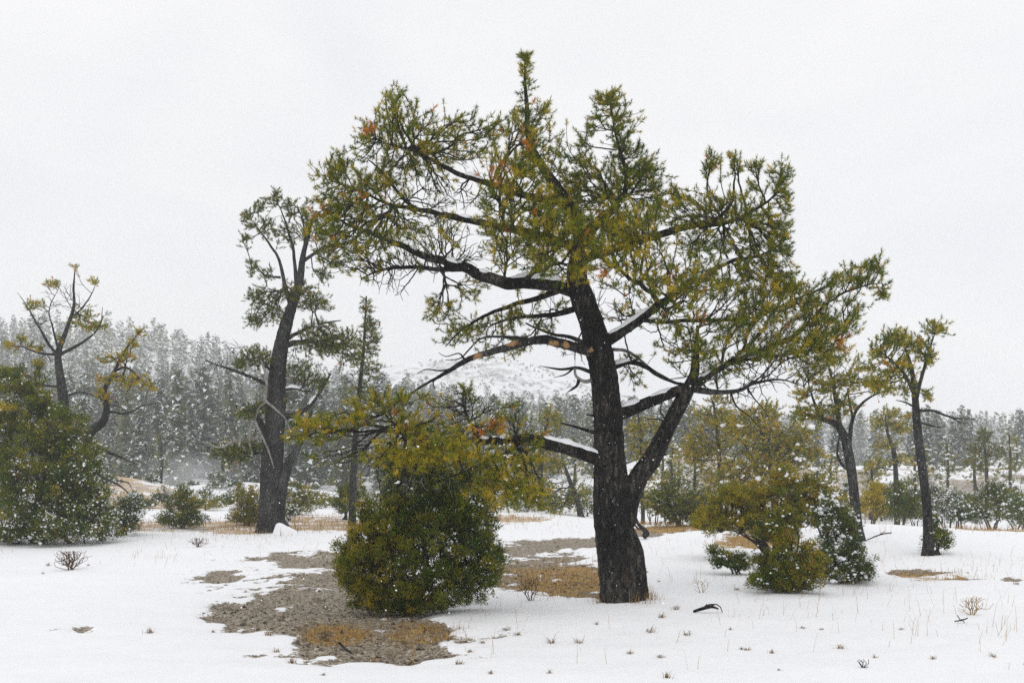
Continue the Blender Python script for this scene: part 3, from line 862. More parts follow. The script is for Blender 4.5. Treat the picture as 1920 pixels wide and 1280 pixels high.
main = build_tree(
    "pine_tree", "large gnarled dark-barked pine with broad windswept crown and forked trunk", "tree", (1165, 1126),
    stems=[dict(pts=[(1166, 1130, 0, 39), (1160, 1085, 0, 35), (1157, 1050, 0, 35), (1152, 1000, 0, 35), (1149, 950, 0, 35.5), (1147, 900, 0, 32.5), (1143, 850, 0, 28.5), (1141, 800, 0, 27), (1138, 750, 0, 26.5), (1132, 700, 0, 26),
                     (1122, 650, 0, 25), (1108, 600, 0, 23.5), (1093, 560, 0, 22), (1083, 525, 0, 19.5), (1085, 485, 0, 17), (1090, 450, -0.05, 15), (1078, 405, -0.1, 12), (1050, 360, -0.1, 10), (1015, 310, -0.05, 8),
                     (992, 262, 0, 6), (988, 200, 0, 4), (984, 150, 0, 2.5), (985, 104, 0, 1.0)], attach=0.62),
           dict(pts=[(1176, 985, -0.02, 16), (1180, 935, -0.05, 20), (1198, 895, -0.1, 18), (1222, 862, -0.14, 17), (1246, 815, -0.18, 15), (1268, 772, -0.2, 14), (1288, 735, -0.22, 13), (1302, 700, -0.25, 9), (1306, 650, -0.25, 5), (1308, 610, -0.25, 2.5)], attach=0.75),
           dict(pts=[(1205, 1126, 0.14, 12), (1201, 1098, 0.13, 13), (1197, 1065, 0.12, 13), (1191, 1030, 0.1, 14), (1180, 1000, 0.08, 12), (1172, 975, 0.05, 10)], grow=False, ground=False)],
    limbs=[
        dict(pts=[(1082, 545, 0, 18), (1040, 534, -0.1, 16), (1000, 531, -0.15, 15), (950, 529, -0.2, 14), (910, 519, -0.2, 13), (870, 502, -0.2, 12), (830, 490, -0.15, 11), (790, 478, -0.1, 9), (750, 460, -0.1, 8), (700, 440, 0, 6), (650, 420, 0, 4), (612, 400, 0, 2)],
             snow=[(0.06, 0.26, 0.035), (0.33, 0.38, 0.03), (0.44, 0.5, 0.03), (0.62, 0.66, 0.05)], attach=0.22),
        dict(pts=[(870, 502, -0.2, 8), (820, 505, 0, 6), (770, 500, 0.1, 5), (720, 505, 0.15, 4), (680, 520, 0.2, 2.5)]),
        dict(pts=[(1088, 470, 0, 12), (1050, 452, -0.1, 11), (990, 437, -0.2, 10), (940, 426, -0.2, 9.5), (880, 412, -0.2, 8.5), (820, 400, -0.1, 7.5), (775, 388, -0.1, 6), (745, 360, 0, 5), (718, 325, 0, 4), (690, 300, 0, 2)], snow=[(0.44, 0.52, 0.03), (0.6, 0.64, 0.03)], attach=0.3),
        dict(pts=[(780, 390, -0.1, 5), (735, 385, -0.1, 4), (690, 365, 0, 3), (640, 345, 0.1, 2), (612, 335, 0.1, 1)]),
        dict(pts=[(1060, 375, -0.05, 10), (1010, 372, 0, 9), (960, 358, 0.05, 8), (910, 341, 0.05, 8), (860, 326, 0, 7), (822, 306, 0, 6), (785, 282, -0.1, 5), (755, 240, -0.1, 3), (735, 185, -0.15, 1.4)], snow=[(0.42, 0.5, 0.045)], attach=0.35),
        dict(pts=[(785, 282, -0.1, 4), (745, 275, -0.2, 3), (705, 262, -0.2, 1.5)]),
        dict(pts=[(1090, 450, 0, 13), (1125, 415, 0.1, 11), (1160, 380, 0.1, 9), (1176, 340, 0.1, 7), (1165, 290, 0.1, 5), (1152, 240, 0.1, 3.5), (1142, 180, 0.1, 1.4)], attach=0.3),
        dict(pts=[(1088, 490, 0, 12), (1140, 470, 0.1, 11), (1200, 452, 0.15, 10), (1260, 432, 0.1, 9), (1310, 420, 0.05, 8), (1350, 405, 0, 6), (1375, 370, 0, 4), (1376, 290, 0, 1.5)], attach=0.35),
        dict(pts=[(1310, 425, 0, 6), (1370, 415, 0, 5), (1420, 390, 0, 4), (1455, 360, 0, 3), (1466, 305, 0, 1.4)]),
        dict(pts=[(1135, 640, -0.05, 14), (1165, 622, -0.15, 12), (1195, 602, -0.25, 11), (1225, 580, -0.35, 10), (1265, 550, -0.35, 8), (1310, 520, -0.3, 7), (1370, 490, -0.2, 6), (1425, 478, -0.1, 4), (1465, 455, 0, 2)], snow=[(0.03, 0.28, 0.035), (0.5, 0.58, 0.03), (0.66, 0.72, 0.03)], attach=0.3),
        dict(pts=[(1180, 618, -0.2, 7), (1200, 600, 0.0, 6), (1245, 603, 0.1, 5), (1310, 600, 0.1, 5), (1370, 600, 0, 4), (1430, 590, 0, 3), (1490, 560, 0, 2)], snow=[(0.15, 0.3, 0.02)]),
        dict(pts=[(1155, 778, -0.03, 17), (1190, 765, -0.1, 14), (1225, 750, -0.15, 13.5), (1262, 735, -0.2, 13), (1300, 722, -0.25, 12), (1340, 695, -0.25, 9), (1380, 672, -0.2, 7.5), (1430, 655, -0.1, 6.5), (1480, 635, 0, 6), (1520, 600, 0, 5), (1560, 562, 0.05, 4), (1610, 538, 0.1, 3), (1655, 530, 0.1, 1.2)],
             snow=[(0.03, 0.10, 0.03), (0.13, 0.2, 0.012), (0.3, 0.38, 0.02), (0.44, 0.5, 0.02)], attach=0.3),
        dict(pts=[(1295, 728, -0.22, 9), (1340, 735, -0.2, 6), (1385, 732, -0.15, 5), (1415, 718, -0.1, 4), (1460, 712, 0, 3), (1500, 722, 0.05, 1.5), (1525, 735, 0.05, 0.8)], mat=M_BARK_GREY),
        dict(pts=[(1300, 722, -0.25, 7), (1350, 690, -0.1, 5), (1410, 672, 0.05, 4.5), (1470, 665, 0.1, 4), (1530, 655, 0.1, 3), (1580, 640, 0.1, 1.5)], snow=[(0.4, 0.5, 0.015)]),
        dict(pts=[(1370, 735, -0.15, 2.5), (1380, 760, -0.15, 2), (1405, 780, -0.1, 1.5), (1425, 800, -0.1, 1), (1455, 805, -0.1, 0.6)], grow=False),
        dict(pts=[(1400, 725, -0.1, 2.2), (1415, 748, -0.1, 1.8), (1435, 770, -0.1, 1.4), (1440, 785, 0, 0.7)], grow=False),
        dict(pts=[(1140, 690, 0.05, 8), (1180, 680, 0.2, 7), (1215, 690, 0.25, 6), (1250, 712, 0.2, 5), (1290, 722, 0.0, 5)], snow=[(0.02, 0.3, 0.03)]),
        dict(pts=[(1150, 655, 0.05, 4), (1180, 660, 0.3, 3.5), (1220, 690, 0.3, 3), (1262, 715, 0.2, 2.5)], mat=M_DEADWOOD, grow=False),
        dict(pts=[(1118, 662, -0.05, 12), (1080, 650, -0.2, 11), (1040, 640, -0.3, 10.5), (1005, 638, -0.4, 10), (965, 648, -0.45, 9.5), (925, 658, -0.5, 8.5), (880, 672, -0.55, 7.5), (845, 692, -0.6, 6), (805, 716, -0.65, 4.5), (765, 740, -0.7, 3), (715, 772, -0.75, 2), (680, 795, -0.8, 1.2)],
             mat=M_BARK_PEEL, grow=False, label="drooping dead limb with peeling bark and bare tan wood"),
        dict(pts=[(1005, 640, -0.4, 5), (960, 632, -0.35, 4), (905, 633, -0.35, 3), (880, 655, -0.45, 2.5), (862, 672, -0.5, 2), (835, 675, -0.5, 1)], mat=M_BARK_PEEL, grow=False),
        dict(pts=[(850, 690, -0.6, 2.5), (825, 695, -0.65, 2), (800, 692, -0.7, 1.6), (782, 700, -0.7, 1)], grow=False, mat=M_BARK_GREY),
        dict(pts=[(870, 672, -0.55, 2.5), (860, 662, -0.5, 1.8), (835, 668, -0.5, 1.4), (822, 660, -0.5, 0.8)], grow=False, mat=M_BARK_GREY),
        dict(pts=[(820, 708, -0.65, 2.5), (812, 716, -0.7, 2), (815, 728, -0.7, 1)], grow=False, mat=M_BARK_GREY),
        dict(pts=[(1045, 545, 0, 8), (1005, 560, 0.1, 6), (960, 572, 0.2, 5.5), (910, 592, 0.25, 4.5), (870, 615, 0.3, 3.5), (835, 650, 0.3, 1.5)]),
        dict(pts=[(1075, 580, 0.05, 7), (1040, 590, 0.2, 6), (1000, 592, 0.3, 5), (950, 600, 0.35, 4), (900, 615, 0.35, 2)]),
        dict(pts=[(1105, 648, 0.1, 6), (1070, 632, 0.3, 5), (1030, 625, 0.4, 4), (985, 605, 0.4, 2.5)], mat=M_BARK_GREY),
        dict(pts=[(1115, 700, 0.0, 5), (1085, 690, -0.1, 4), (1055, 692, -0.15, 3.5), (1035, 690, -0.2, 2.5), (1012, 686, -0.2, 1)], grow=False, mat=M_BARK_GREY),
        dict(pts=[(1075, 690, -0.1, 2.5), (1060, 702, -0.12, 2), (1038, 708, -0.15, 0.8)], grow=False),
        dict(pts=[(1112, 712, -0.02, 5), (1095, 715, -0.15, 5), (1080, 705, -0.2, 4.5), (1078, 690, -0.2, 4)], grow=False, mat=M_DEADWOOD),
        dict(pts=[(1085, 712, -0.18, 4), (1082, 722, -0.2, 3.5), (1072, 730, -0.22, 3), (1063, 736, -0.22, 1)], grow=False),
        dict(pts=[(1120, 812, 0, 4.5), (1090, 803, -0.15, 4), (1052, 793, -0.3, 2.5)], grow=False, mat=M_BARK_GREY),
        dict(pts=[(1120, 782, 0, 3), (1108, 778, -0.05, 2.5), (1095, 777, -0.1, 1)], grow=False),
        dict(pts=[(1235, 855, -0.15, 5), (1242, 851, -0.15, 5), (1250, 852, -0.15, 3.5)], grow=False),
        dict(pts=[(1255, 800, -0.2, 3), (1240, 787, -0.3, 2.2), (1215, 785, -0.35, 1.2)], grow=False),
        dict(pts=[(1255, 795, -0.2, 2.5), (1238, 770, -0.3, 2), (1245, 745, -0.3, 1)], grow=False, mat=M_BARK_GREY),
        dict(pts=[(1135, 862, -0.1, 18), (1100, 852, -0.3, 15.5), (1060, 840, -0.55, 14.5), (1020, 828, -0.8, 13.5), (985, 822, -1.0, 12), (940, 825, -1.2, 10), (890, 825, -1.4, 8.5), (840, 822, -1.6, 7.5), (780, 815, -1.75, 6), (720, 808, -1.85, 5), (660, 808, -1.95, 3.5), (600, 815, -2.05, 1.5)],
             snow=[(0.06, 0.30, 0.032), (0.42, 0.47, 0.03), (0.5, 0.53, 0.03)], attach=0.3),
        dict(pts=[(985, 822, -1.0, 6), (955, 845, -1.4, 5), (920, 865, -1.8, 4), (880, 880, -2.0, 3), (840, 895, -2.1, 1.5)]),
        dict(pts=[(900, 825, -1.35, 5), (880, 790, -1.2, 4), (870, 760, -1.1, 3), (868, 725, -1.0, 1)]),
        dict(pts=[(760, 812, -1.8, 4), (730, 785, -1.6, 3), (715, 760, -1.5, 2)]),
    ],
    blobs=g0 + [(b[0], b[1], b[2], b[3], b[4] * 0.8) + tuple(b[5:]) for b in g1], bark=M_BARK, needle=M_NEEDLE, lr=0.86, dens=1.5, tufts=TUFT, tscale=1.08, clump=5, sig=0.066, rz=0.5, bf=0.40, r0=0.0035, seed=21, twig=M_TWIG,
    tint=0.43, tvar=0.20, dead=0.010, furrow=0.10, sides=56, sstep=0.035, snow_n=120, snow_s=0.026, up=0.55, flare=0.16,
    dead_spots=[(895, 320, 22, 0.5), (940, 330, 26, 0.35), (985, 270, 16, 0.5), (690, 245, 14, 0.5), (1310, 600, 16, 0.6), (1255, 520, 12, 0.6), (1580, 640, 16, 0.5), (1595, 665, 18, 0.5),
                (595, 395, 18, 0.35), (930, 800, 16, 0.5), (895, 812, 14, 0.5), (740, 800, 30, 0.2), (690, 800, 16, 0.4), (1125, 515, 14, 0.5), (780, 540, 12, 0.7), (700, 750, 10, 0.4)])

lap("main")
# ------------------------------------------------------------------ other pines on the flat
build_tree("pine_tree", "tall pine with grey trunk, bleached dangling dead branches and slender forked top", "tree", (503, 997),
    stems=[dict(pts=[(503, 1000, 0, 25), (505, 960, 0, 21), (508, 900, 0, 20), (512, 850, 0, 19), (515, 800, 0, 18), (518, 740, 0, 17), (521, 690, 0, 15.5), (527, 650, 0, 13.5), (536, 610, 0, 11.5), (548, 572, 0, 9), (562, 525, 0, 7), (568, 480, 0, 5), (578, 440, 0, 3.5), (588, 400, 0, 1.5)], attach=0.5),
           dict(pts=[(520, 990, -0.1, 13), (524, 940, -0.1, 11), (533, 895, -0.05, 9), (545, 862, 0, 8), (556, 845, 0, 6), (575, 800, 0.1, 4), (585, 770, 0.1, 2)], mat=M_BARK_GREY, ground=False, attach=0.85)],
    limbs=[dict(pts=[(546, 575, 0, 6), (533, 530, 0, 5), (522, 485, 0, 4), (500, 450, 0, 3), (472, 415, 0, 1.2)]),
           dict(pts=[(556, 540, 0, 5), (550, 470, 0, 4), (536, 420, 0, 3), (518, 372, 0, 1.2)]),
           dict(pts=[(568, 490, 0, 4.5), (600, 468, 0, 3.5), (628, 455, 0, 1.5)]),
           dict(pts=[(565, 500, 0, 4), (572, 440, 0.3, 3), (560, 390, 0.3, 1.2)]),
           dict(pts=[(526, 520, 0, 3), (495, 515, 0, 2.2), (476, 490, 0, 1.2)]),
           dict(pts=[(528, 650, 0, 7), (565, 640, -0.2, 6), (605, 645, -0.3, 5), (650, 655, -0.4, 3)]),
           dict(pts=[(530, 640, 0, 5), (570, 618, 0, 4), (610, 605, 0, 3), (640, 600, 0.2, 1.5)]),
           dict(pts=[(520, 775, 0, 8), (550, 780, 0.1, 7), (578, 762, 0.2, 6), (598, 738, 0.2, 5), (620, 700, 0.2, 3)], snow=[(0.5, 0.8, 0.05)]),
           dict(pts=[(518, 735, 0, 4), (548, 728, 0.1, 4), (580, 735, 0.2, 2)], snow=[(0.2, 0.9, 0.05)]),
           dict(pts=[(510, 725, 0, 5), (470, 706, 0.2, 4.5), (430, 692, 0.3, 3.5), (385, 675, 0.3, 1.5)], attach=0.3),
           dict(pts=[(508, 850, 0, 12), (495, 815, -0.1, 10), (485, 785, -0.1, 7), (475, 768, -0.1, 4), (450, 770, -0.1, 2)], attach=0.6),
           dict(pts=[(498, 820, -0.1, 5), (470, 823, -0.2, 4.5), (440, 827, -0.25, 4), (412, 838, -0.3, 3), (382, 828, -0.3, 1.2)], mat=M_DEADWOOD, grow=False, label="bleached dead limb"),
           dict(pts=[(480, 790, -0.2, 4), (470, 800, -0.3, 4), (468, 830, -0.35, 3.5), (473, 855, -0.35, 1.5)], mat=M_DEADWOOD, grow=False),
           dict(pts=[(478, 790, -0.3, 3), (495, 825, -0.4, 3), (505, 850, -0.4, 2.5), (514, 878, -0.4, 1)], mat=M_DEADWOOD, grow=False),
           dict(pts=[(483, 660, -0.2, 3), (495, 690, -0.3, 3.2), (500, 720, -0.35, 3.5), (498, 750, -0.4, 3.2), (515, 765, -0.4, 3), (535, 785, -0.4, 2), (544, 810, -0.4, 1)], mat=M_DEADWOOD, grow=False),
           dict(pts=[(500, 752, -0.4, 2.5), (485, 765, -0.4, 2), (480, 785, -0.4, 1.5)], mat=M_DEADWOOD, grow=False),
           dict(pts=[(500, 850, 0, 3), (470, 848, 0.2, 2.5), (430, 850, 0.3, 1.5)]),
           dict(pts=[(515, 700, 0, 4), (490, 680, 0.1, 3), (465, 672, 0.1, 1.5)])],
    blobs=[(468, 412, 12, 20, 40), (490, 385, 12, 16, 26), (518, 374, 12, 18, 36), (545, 388, 14, 22, 40), (570, 398, 12, 22, 36), (462, 452, 9, 18, 26), (500, 430, 22, 24, 50, 0, 0.4, 0.2), (540, 440, 26, 28, 60, 0, 0.4, 0.2),
           (580, 430, 18, 24, 46), (608, 462, 20, 22, 50), (628, 490, 12, 16, 26), (474, 498, 10, 20, 30), (500, 510, 14, 16, 24), (602, 512, 18, 16, 36), (550, 545, 36, 14, 80), (498, 560, 34, 18, 110), (590, 567, 32, 14, 80), (478, 598, 20, 14, 50),
           (510, 588, 22, 16, 50), (480, 668, 30, 14, 90), (452, 684, 12, 10, 26), (600, 615, 36, 11, 66), (600, 648, 52, 20, 200, -0.2), (642, 640, 30, 18, 100, -0.2), (660, 672, 20, 14, 46), (560, 690, 26, 14, 46), (585, 715, 32, 16, 70),
           (462, 772, 26, 11, 56), (488, 762, 14, 10, 26), (428, 850, 44, 10, 100, 0.3), (470, 836, 26, 12, 50, 0.2), (400, 685, 34, 14, 40, 0.3, 0.4, 1.0), (440, 660, 34, 24, 40, 0.3, 0.4, 1.0), (560, 760, 40, 30, 40, 0.2, 0.5, 0.8)],
    lr=0.85, dens=2.8, tufts=TUFT_MID, tscale=1.3, sig=0.11, seed=33, tint=0.36, furrow=0.10, sides=20, snow_n=30, snow_s=0.07, r0=0.0045)

build_tree("pine_tree", "slim straight young pine behind the low foliage beside the tall forked pine", "tree", (660, 984),
    stems=[dict(pts=[(660, 984, 0, 7), (662, 900, 0, 6.5), (668, 800, 0, 5), (675, 720, 0, 4), (682, 650, 0, 3), (687, 555, 0, 1.2)], attach=0.55)], limbs=[],
    blobs=[(688, 575, 10, 18, 34, 0, 0.3), (691, 612, 15, 20, 56, 0, 0.4), (686, 650, 24, 20, 70, 0, 0.5), (690, 690, 20, 16, 55), (682, 728, 18, 16, 34), (704, 635, 12, 16, 26)],
    dens=2.6, tufts=TUFT_MID, tscale=1.35, sig=0.13, seed=35, tint=0.38, sides=12, furrow=0.03, r0=0.0045)

build_tree("pine_tree", "thin-crowned crooked pine rising bare-limbed out of the big juniper", "tree", (118, 985), Y=30.0,
    stems=[dict(pts=[(120, 985, 0, 14), (121, 850, 0, 13), (118, 750, 0, 9.5), (112, 700, 0, 7.5), (109, 662, 0, 6), (122, 625, 0, 4), (138, 575, 0, 2.8), (138, 540, 0, 1.8), (141, 495, 0, 0.6)], attach=0.5)],
    limbs=[dict(pts=[(109, 668, 0, 5.5), (88, 640, 0, 4.5), (66, 600, 0, 3.2), (48, 570, 0, 2), (32, 548, 0, 0.8)]),
           dict(pts=[(112, 664, 0, 5.5), (140, 650, 0, 5), (168, 632, 0, 4), (188, 608, 0, 3), (192, 575, 0, 1)]),
           dict(pts=[(118, 725, 0, 4.5), (85, 722, 0, 4), (50, 705, 0, 3), (5, 698, 0, 1)]),
           dict(pts=[(130, 600, 0, 4), (155, 575, 0, 3), (172, 550, 0, 2), (183, 522, 0, 0.8)]),
           dict(pts=[(110, 658, 0, 4), (98, 612, 0, 3), (92, 580, 0, 2), (110, 540, 0, 1)]),
           dict(pts=[(118, 745, 0, 4), (150, 735, 0, 3), (185, 745, 0, 1.5)], grow=False),
           dict(pts=[(108, 665, 0, 4.5), (75, 662, 0, 3.5), (40, 650, 0, 2.5), (10, 648, 0, 1)])],
    blobs=[(18, 650, 16, 6, 26), (45, 638, 13, 8, 24), (66, 652, 13, 8, 20), (66, 572, 18, 7, 30), (100, 530, 14, 8, 26), (178, 525, 7, 8, 14), (141, 500, 4, 6, 8), (150, 600, 24, 14, 44), (182, 612, 16, 14, 50), (110, 640, 10, 10, 14),
           (165, 585, 16, 14, 24), (120, 560, 50, 40, 90, 0, 0.8, 1.0), (60, 690, 50, 26, 50, 0, 0.8, 1.0), (70, 600, 40, 24, 40, 0, 0.8, 1.0)],
    lr=0.62, dens=2.2, tufts=TUFT_MID, tscale=1.3, sig=0.10, seed=37, tint=0.56, needle=M_NEEDLE, dead=0.06, sides=14, furrow=0.04, r0=0.0045, bf=0.35)

build_tree("pine_tree", "leaning pine with tiered yellowish tufts and a hanging bare limb by the big juniper", "tree", (150, 985), Y=28.5,
    stems=[dict(pts=[(150, 990, 0, 12), (155, 900, 0, 11), (165, 818, 0, 9), (192, 792, 0, 7.5), (200, 760, 0, 5.5), (196, 732, 0, 4.5), (212, 700, 0, 3.2), (235, 655, 0, 2), (262, 622, 0, 0.6)], attach=0.5)],
    limbs=[dict(pts=[(170, 830, 0, 5), (205, 848, 0, 4.5), (228, 858, 0, 4), (262, 872, 0, 1)], grow=False), dict(pts=[(160, 860, 0, 5), (185, 890, -0.2, 4), (215, 905, -0.3, 3.5), (238, 922, -0.3, 2.5), (250, 945, -0.3, 1)], grow=False),
           dict(pts=[(218, 900, -0.3, 2.5), (240, 905, -0.3, 2), (248, 918, -0.3, 0.8)], grow=False),
           dict(pts=[(200, 770, 0, 4), (235, 775, 0, 3), (270, 760, 0, 2), (300, 755, 0, 0.8)], grow=False), dict(pts=[(215, 695, 0, 3.5), (240, 690, 0, 3), (275, 722, 0, 1.5), (296, 727, 0, 0.8)])],
    blobs=[(262, 626, 9, 6, 18), (248, 642, 10, 6, 18), (215, 672, 30, 7, 50), (240, 668, 16, 8, 28), (200, 712, 26, 8, 44), (248, 714, 34, 8, 56), (200, 746, 18, 8, 34), (284, 725, 14, 5, 18), (185, 735, 14, 6, 16), (240, 760, 50, 40, 60, 0, 0.8, 1.0)],
    lr=0.7, dens=2.2, tufts=TUFT_MID, tscale=1.3, sig=0.10, seed=39, tint=0.66, needle=M_NEEDLE, dead=0.08, sides=14, furrow=0.04, r0=0.0045)

build_tree("pine_tree", "slender pine with curved trunk and flat spreading crown behind the snow-loaded juniper", "tree", (1612, 1014),
    stems=[dict(pts=[(1613, 1016, 0, 10), (1606, 970, 0, 9), (1599, 900, 0, 9), (1591, 850, 0, 9), (1583, 818, 0, 8), (1570, 797, 0, 6.5), (1545, 786, 0, 5), (1515, 780, 0, 2)], attach=0.7)],
    limbs=[dict(pts=[(1590, 848, 0, 5), (1594, 815, 0.1, 4.5), (1598, 790, 0.2, 4), (1608, 765, 0.2, 3.5), (1635, 742, 0.2, 2.8), (1668, 730, 0.2, 1)]), dict(pts=[(1575, 800, 0, 5), (1568, 755, 0, 4), (1560, 710, 0, 3), (1548, 665, 0, 1)]),
           dict(pts=[(1600, 785, 0.2, 3), (1590, 740, 0.3, 2), (1588, 700, 0.3, 1)]),
           dict(pts=[(1596, 885, 0, 3), (1580, 872, -0.1, 2.8), (1570, 850, -0.1, 2.5), (1573, 825, -0.1, 2), (1580, 803, 0, 1.5)], grow=False), dict(pts=[(1545, 787, 0, 3), (1525, 750, 0, 2.5), (1512, 700, 0, 1)])],
    blobs=[(1516, 698, 26, 22, 70), (1542, 722, 32, 16, 70), (1582, 712, 26, 16, 56), (1622, 722, 34, 10, 66), (1662, 731, 16, 7, 30), (1502, 738, 16, 12, 34), (1530, 770, 36, 13, 100), (1580, 762, 26, 18, 64), (1558, 675, 22, 16, 40), (1600, 690, 20, 12, 30), (1500, 775, 14, 10, 24)],
    dens=2.4, tufts=TUFT_MID, tscale=1.15, sig=0.10, seed=41, tint=0.5, needle=M_NEEDLE, dead=0.03, sides=14, furrow=0.04, snow_n=10, snow_s=0.05)

build_tree("pine_tree", "slender straight pine with rounded tufted top and a bare side branch", "tree", (1740, 1041),
    stems=[dict(pts=[(1740, 1043, 0, 11), (1741, 1000, 0, 9), (1736, 930, 0, 8.5), (1727, 860, 0, 8), (1720, 800, 0, 7.5), (1716, 745, 0, 6), (1710, 695, 0, 4), (1700, 660, 0, 2.5), (1690, 635, 0, 1)], attach=0.65)],
    limbs=[dict(pts=[(1717, 750, 0, 4.5), (1727, 710, 0, 3.8), (1740, 665, 0, 3), (1748, 640, 0, 2), (1758, 612, 0, 0.8)]), dict(pts=[(1713, 735, 0, 4), (1695, 700, 0, 3), (1665, 670, 0, 2), (1645, 655, 0, 1)]),
           dict(pts=[(1721, 770, 0, 3), (1750, 770, 0.1, 2.8), (1785, 782, 0.1, 2.2), (1832, 786, 0.1, 0.8)], grow=False), dict(pts=[(1785, 782, 0.1, 2), (1800, 792, 0.1, 1.5), (1815, 793, 0.1, 0.7)], grow=False), dict(pts=[(1718, 765, 0, 2.5), (1700, 755, 0, 2), (1680, 750, 0, 1)], grow=False),
           dict(pts=[(1720, 790, 0, 2.5), (1755, 800, 0, 1.8), (1775, 800, 0, 0.8)], grow=False)],
    blobs=[(1668, 640, 20, 14, 60), (1648, 664, 16, 12, 44), (1692, 638, 26, 10, 56), (1722, 652, 24, 14, 60), (1752, 618, 20, 8, 40), (1740, 672, 12, 12, 34), (1690, 680, 26, 14, 64), (1668, 702, 24, 12, 46), (1740, 742, 9, 5, 12), (1700, 722, 20, 14, 40), (1650, 720, 18, 8, 26), (1636, 690, 10, 8, 14)],
    dens=2.4, tufts=TUFT_MID, tscale=1.1, sig=0.09, seed=43, tint=0.5, needle=M_NEEDLE, dead=0.02, sides=14, furrow=0.04)

def mid_tree(label, base, Y, trunk, blobs, seed, tint, limbs=(), **kw):
    a = dict(dens=3.8, tufts=TUFT_FAR, tscale=1.75, sig=0.17, rz=0.9, sides=10, furrow=0.03, r0=0.006, clump=7, bark=M_BARK_GREY, needle=M_NEEDLE, dead=0.02)
    a.update(kw)
    return build_tree("pine_tree", label, "tree", base, [dict(pts=t, ground=True, attach=0.35) for t in trunk], [dict(pts=l) for l in limbs], blobs, Y=Y, seed=seed, tint=tint, **a)

mid_tree("bushy yellow-green pine with snow lumps behind the olive juniper", (1450, 960), 38.0,
    [[(1455, 970, 0, 7), (1450, 900, 0, 6), (1440, 850, 0, 5), (1425, 800, 0, 3), (1415, 765, 0, 1.5)], [(1432, 970, 0.3, 5), (1428, 900, 0.3, 4), (1410, 860, 0.3, 3), (1395, 830, 0.3, 1.5)]],
    [(1405, 800, 50, 36, 190, -0.3, 0.9, 0, 0.1), (1462, 832, 54, 30, 180), (1412, 872, 56, 34, 200, -0.3, 0.9, 0, 0.06), (1482, 855, 46, 28, 140), (1382, 922, 46, 28, 140, -0.2), (1502, 812, 24, 18, 50), (1440, 770, 30, 14, 50), (1460, 920, 40, 20, 80), (1370, 890, 26, 24, 70), (1520, 850, 18, 14, 34)], 51, 0.6, snow_n=46, snow_s=0.13)
mid_tree("yellow-green pine between the forked trunk and the bushy snow-lumped pine", (1350, 960), 41.0,
    [[(1352, 965, 0, 5), (1350, 880, 0, 4.5), (1346, 820, 0, 3.5), (1340, 770, 0, 2), (1335, 750, 0, 1)]],
    [(1338, 785, 44, 28, 130), (1332, 845, 46, 26, 120), (1302, 822, 20, 26, 56), (1350, 750, 24, 10, 30), (1370, 815, 24, 20, 50), (1300, 860, 24, 14, 30), (1350, 900, 40, 24, 90), (1330, 930, 30, 16, 50)], 53, 0.64)
mid_tree("yellowish pine partly hidden by the low limb and the thick dark trunk", (1015, 958), 44.0,
    [[(1015, 962, 0, 7), (1012, 880, 0, 6), (1020, 820, 0, 4), (1030, 770, 0, 1.5)]],
    [(1032, 790, 20, 24, 70), (1022, 832, 24, 16, 56), (992, 880, 26, 20, 50), (1040, 870, 24, 18, 50), (1060, 840, 14, 12, 20), (1000, 920, 30, 16, 40)], 55, 0.6)
mid_tree("small open pine with dark bent stem standing in front of the hidden yellowish pine", (1088, 968), None,
    [[(1090, 968, 0, 6), (1082, 935, 0, 5), (1068, 900, 0, 4), (1058, 870, 0, 2)]],
    [(1032, 922, 34, 18, 70), (1085, 922, 20, 18, 50), (1062, 942, 26, 12, 40), (1040, 950, 30, 10, 26)], 57, 0.5, tscale=1.4)
mid_tree("yellowish pine seen through the fork of the great trunk", (1205, 962), 42.0,
    [[(1206, 966, 0, 4), (1204, 880, 0, 3.5), (1200, 800, 0, 2.5), (1196, 775, 0, 1)]],
    [(1196, 798, 20, 20, 60), (1206, 842, 26, 18, 60), (1216, 884, 26, 22, 70), (1202, 930, 22, 20, 50), (1232, 800, 14, 14, 20)], 59, 0.6)
mid_tree("low green pine sapling spreading beside the forked trunk", (1272, 985), None,
    [[(1275, 985, 0, 5), (1262, 960, 0, 4), (1252, 935, 0, 2.5), (1245, 905, 0, 1)]],
    [(1250, 925, 24, 20, 60), (1282, 952, 34, 16, 90), (1310, 965, 26, 12, 60), (1262, 968, 24, 8, 34), (1232, 950, 14, 10, 24)], 61, 0.42, tscale=1.35, needle=M_NEEDLE_DARK)
mid_tree("small yellowish pine with layered crown between the two slender pines", (1680, 905), 47.0,
    [[(1682, 960, 0, 5), (1680, 890, 0, 4.5), (1676, 845, 0, 4), (1664, 810, 0, 2.5), (1660, 775, 0, 1)]],
    [(1650, 792, 22, 10, 54), (1690, 803, 22, 10, 54), (1672, 772, 18, 8, 34), (1662, 832, 22, 8, 44), (1648, 872, 22, 8, 40), (1688, 862, 16, 10, 34), (1700, 780, 10, 6, 14)], 63, 0.62)
mid_tree("dull grey-green pine with open crown on the terrace edge", (1850, 915), 58.0,
    [[(1850, 925, 0, 3.5), (1850, 880, 0, 3), (1847, 840, 0, 2), (1845, 805, 0, 1)]],
    [(1846, 815, 14, 12, 44), (1832, 842, 20, 12, 50), (1866, 850, 16, 14, 44), (1850, 872, 24, 10, 44), (1822, 870, 14, 8, 22)], 65, 0.4, needle=M_NEEDLE_DARK, tscale=2.0, sig=0.25)

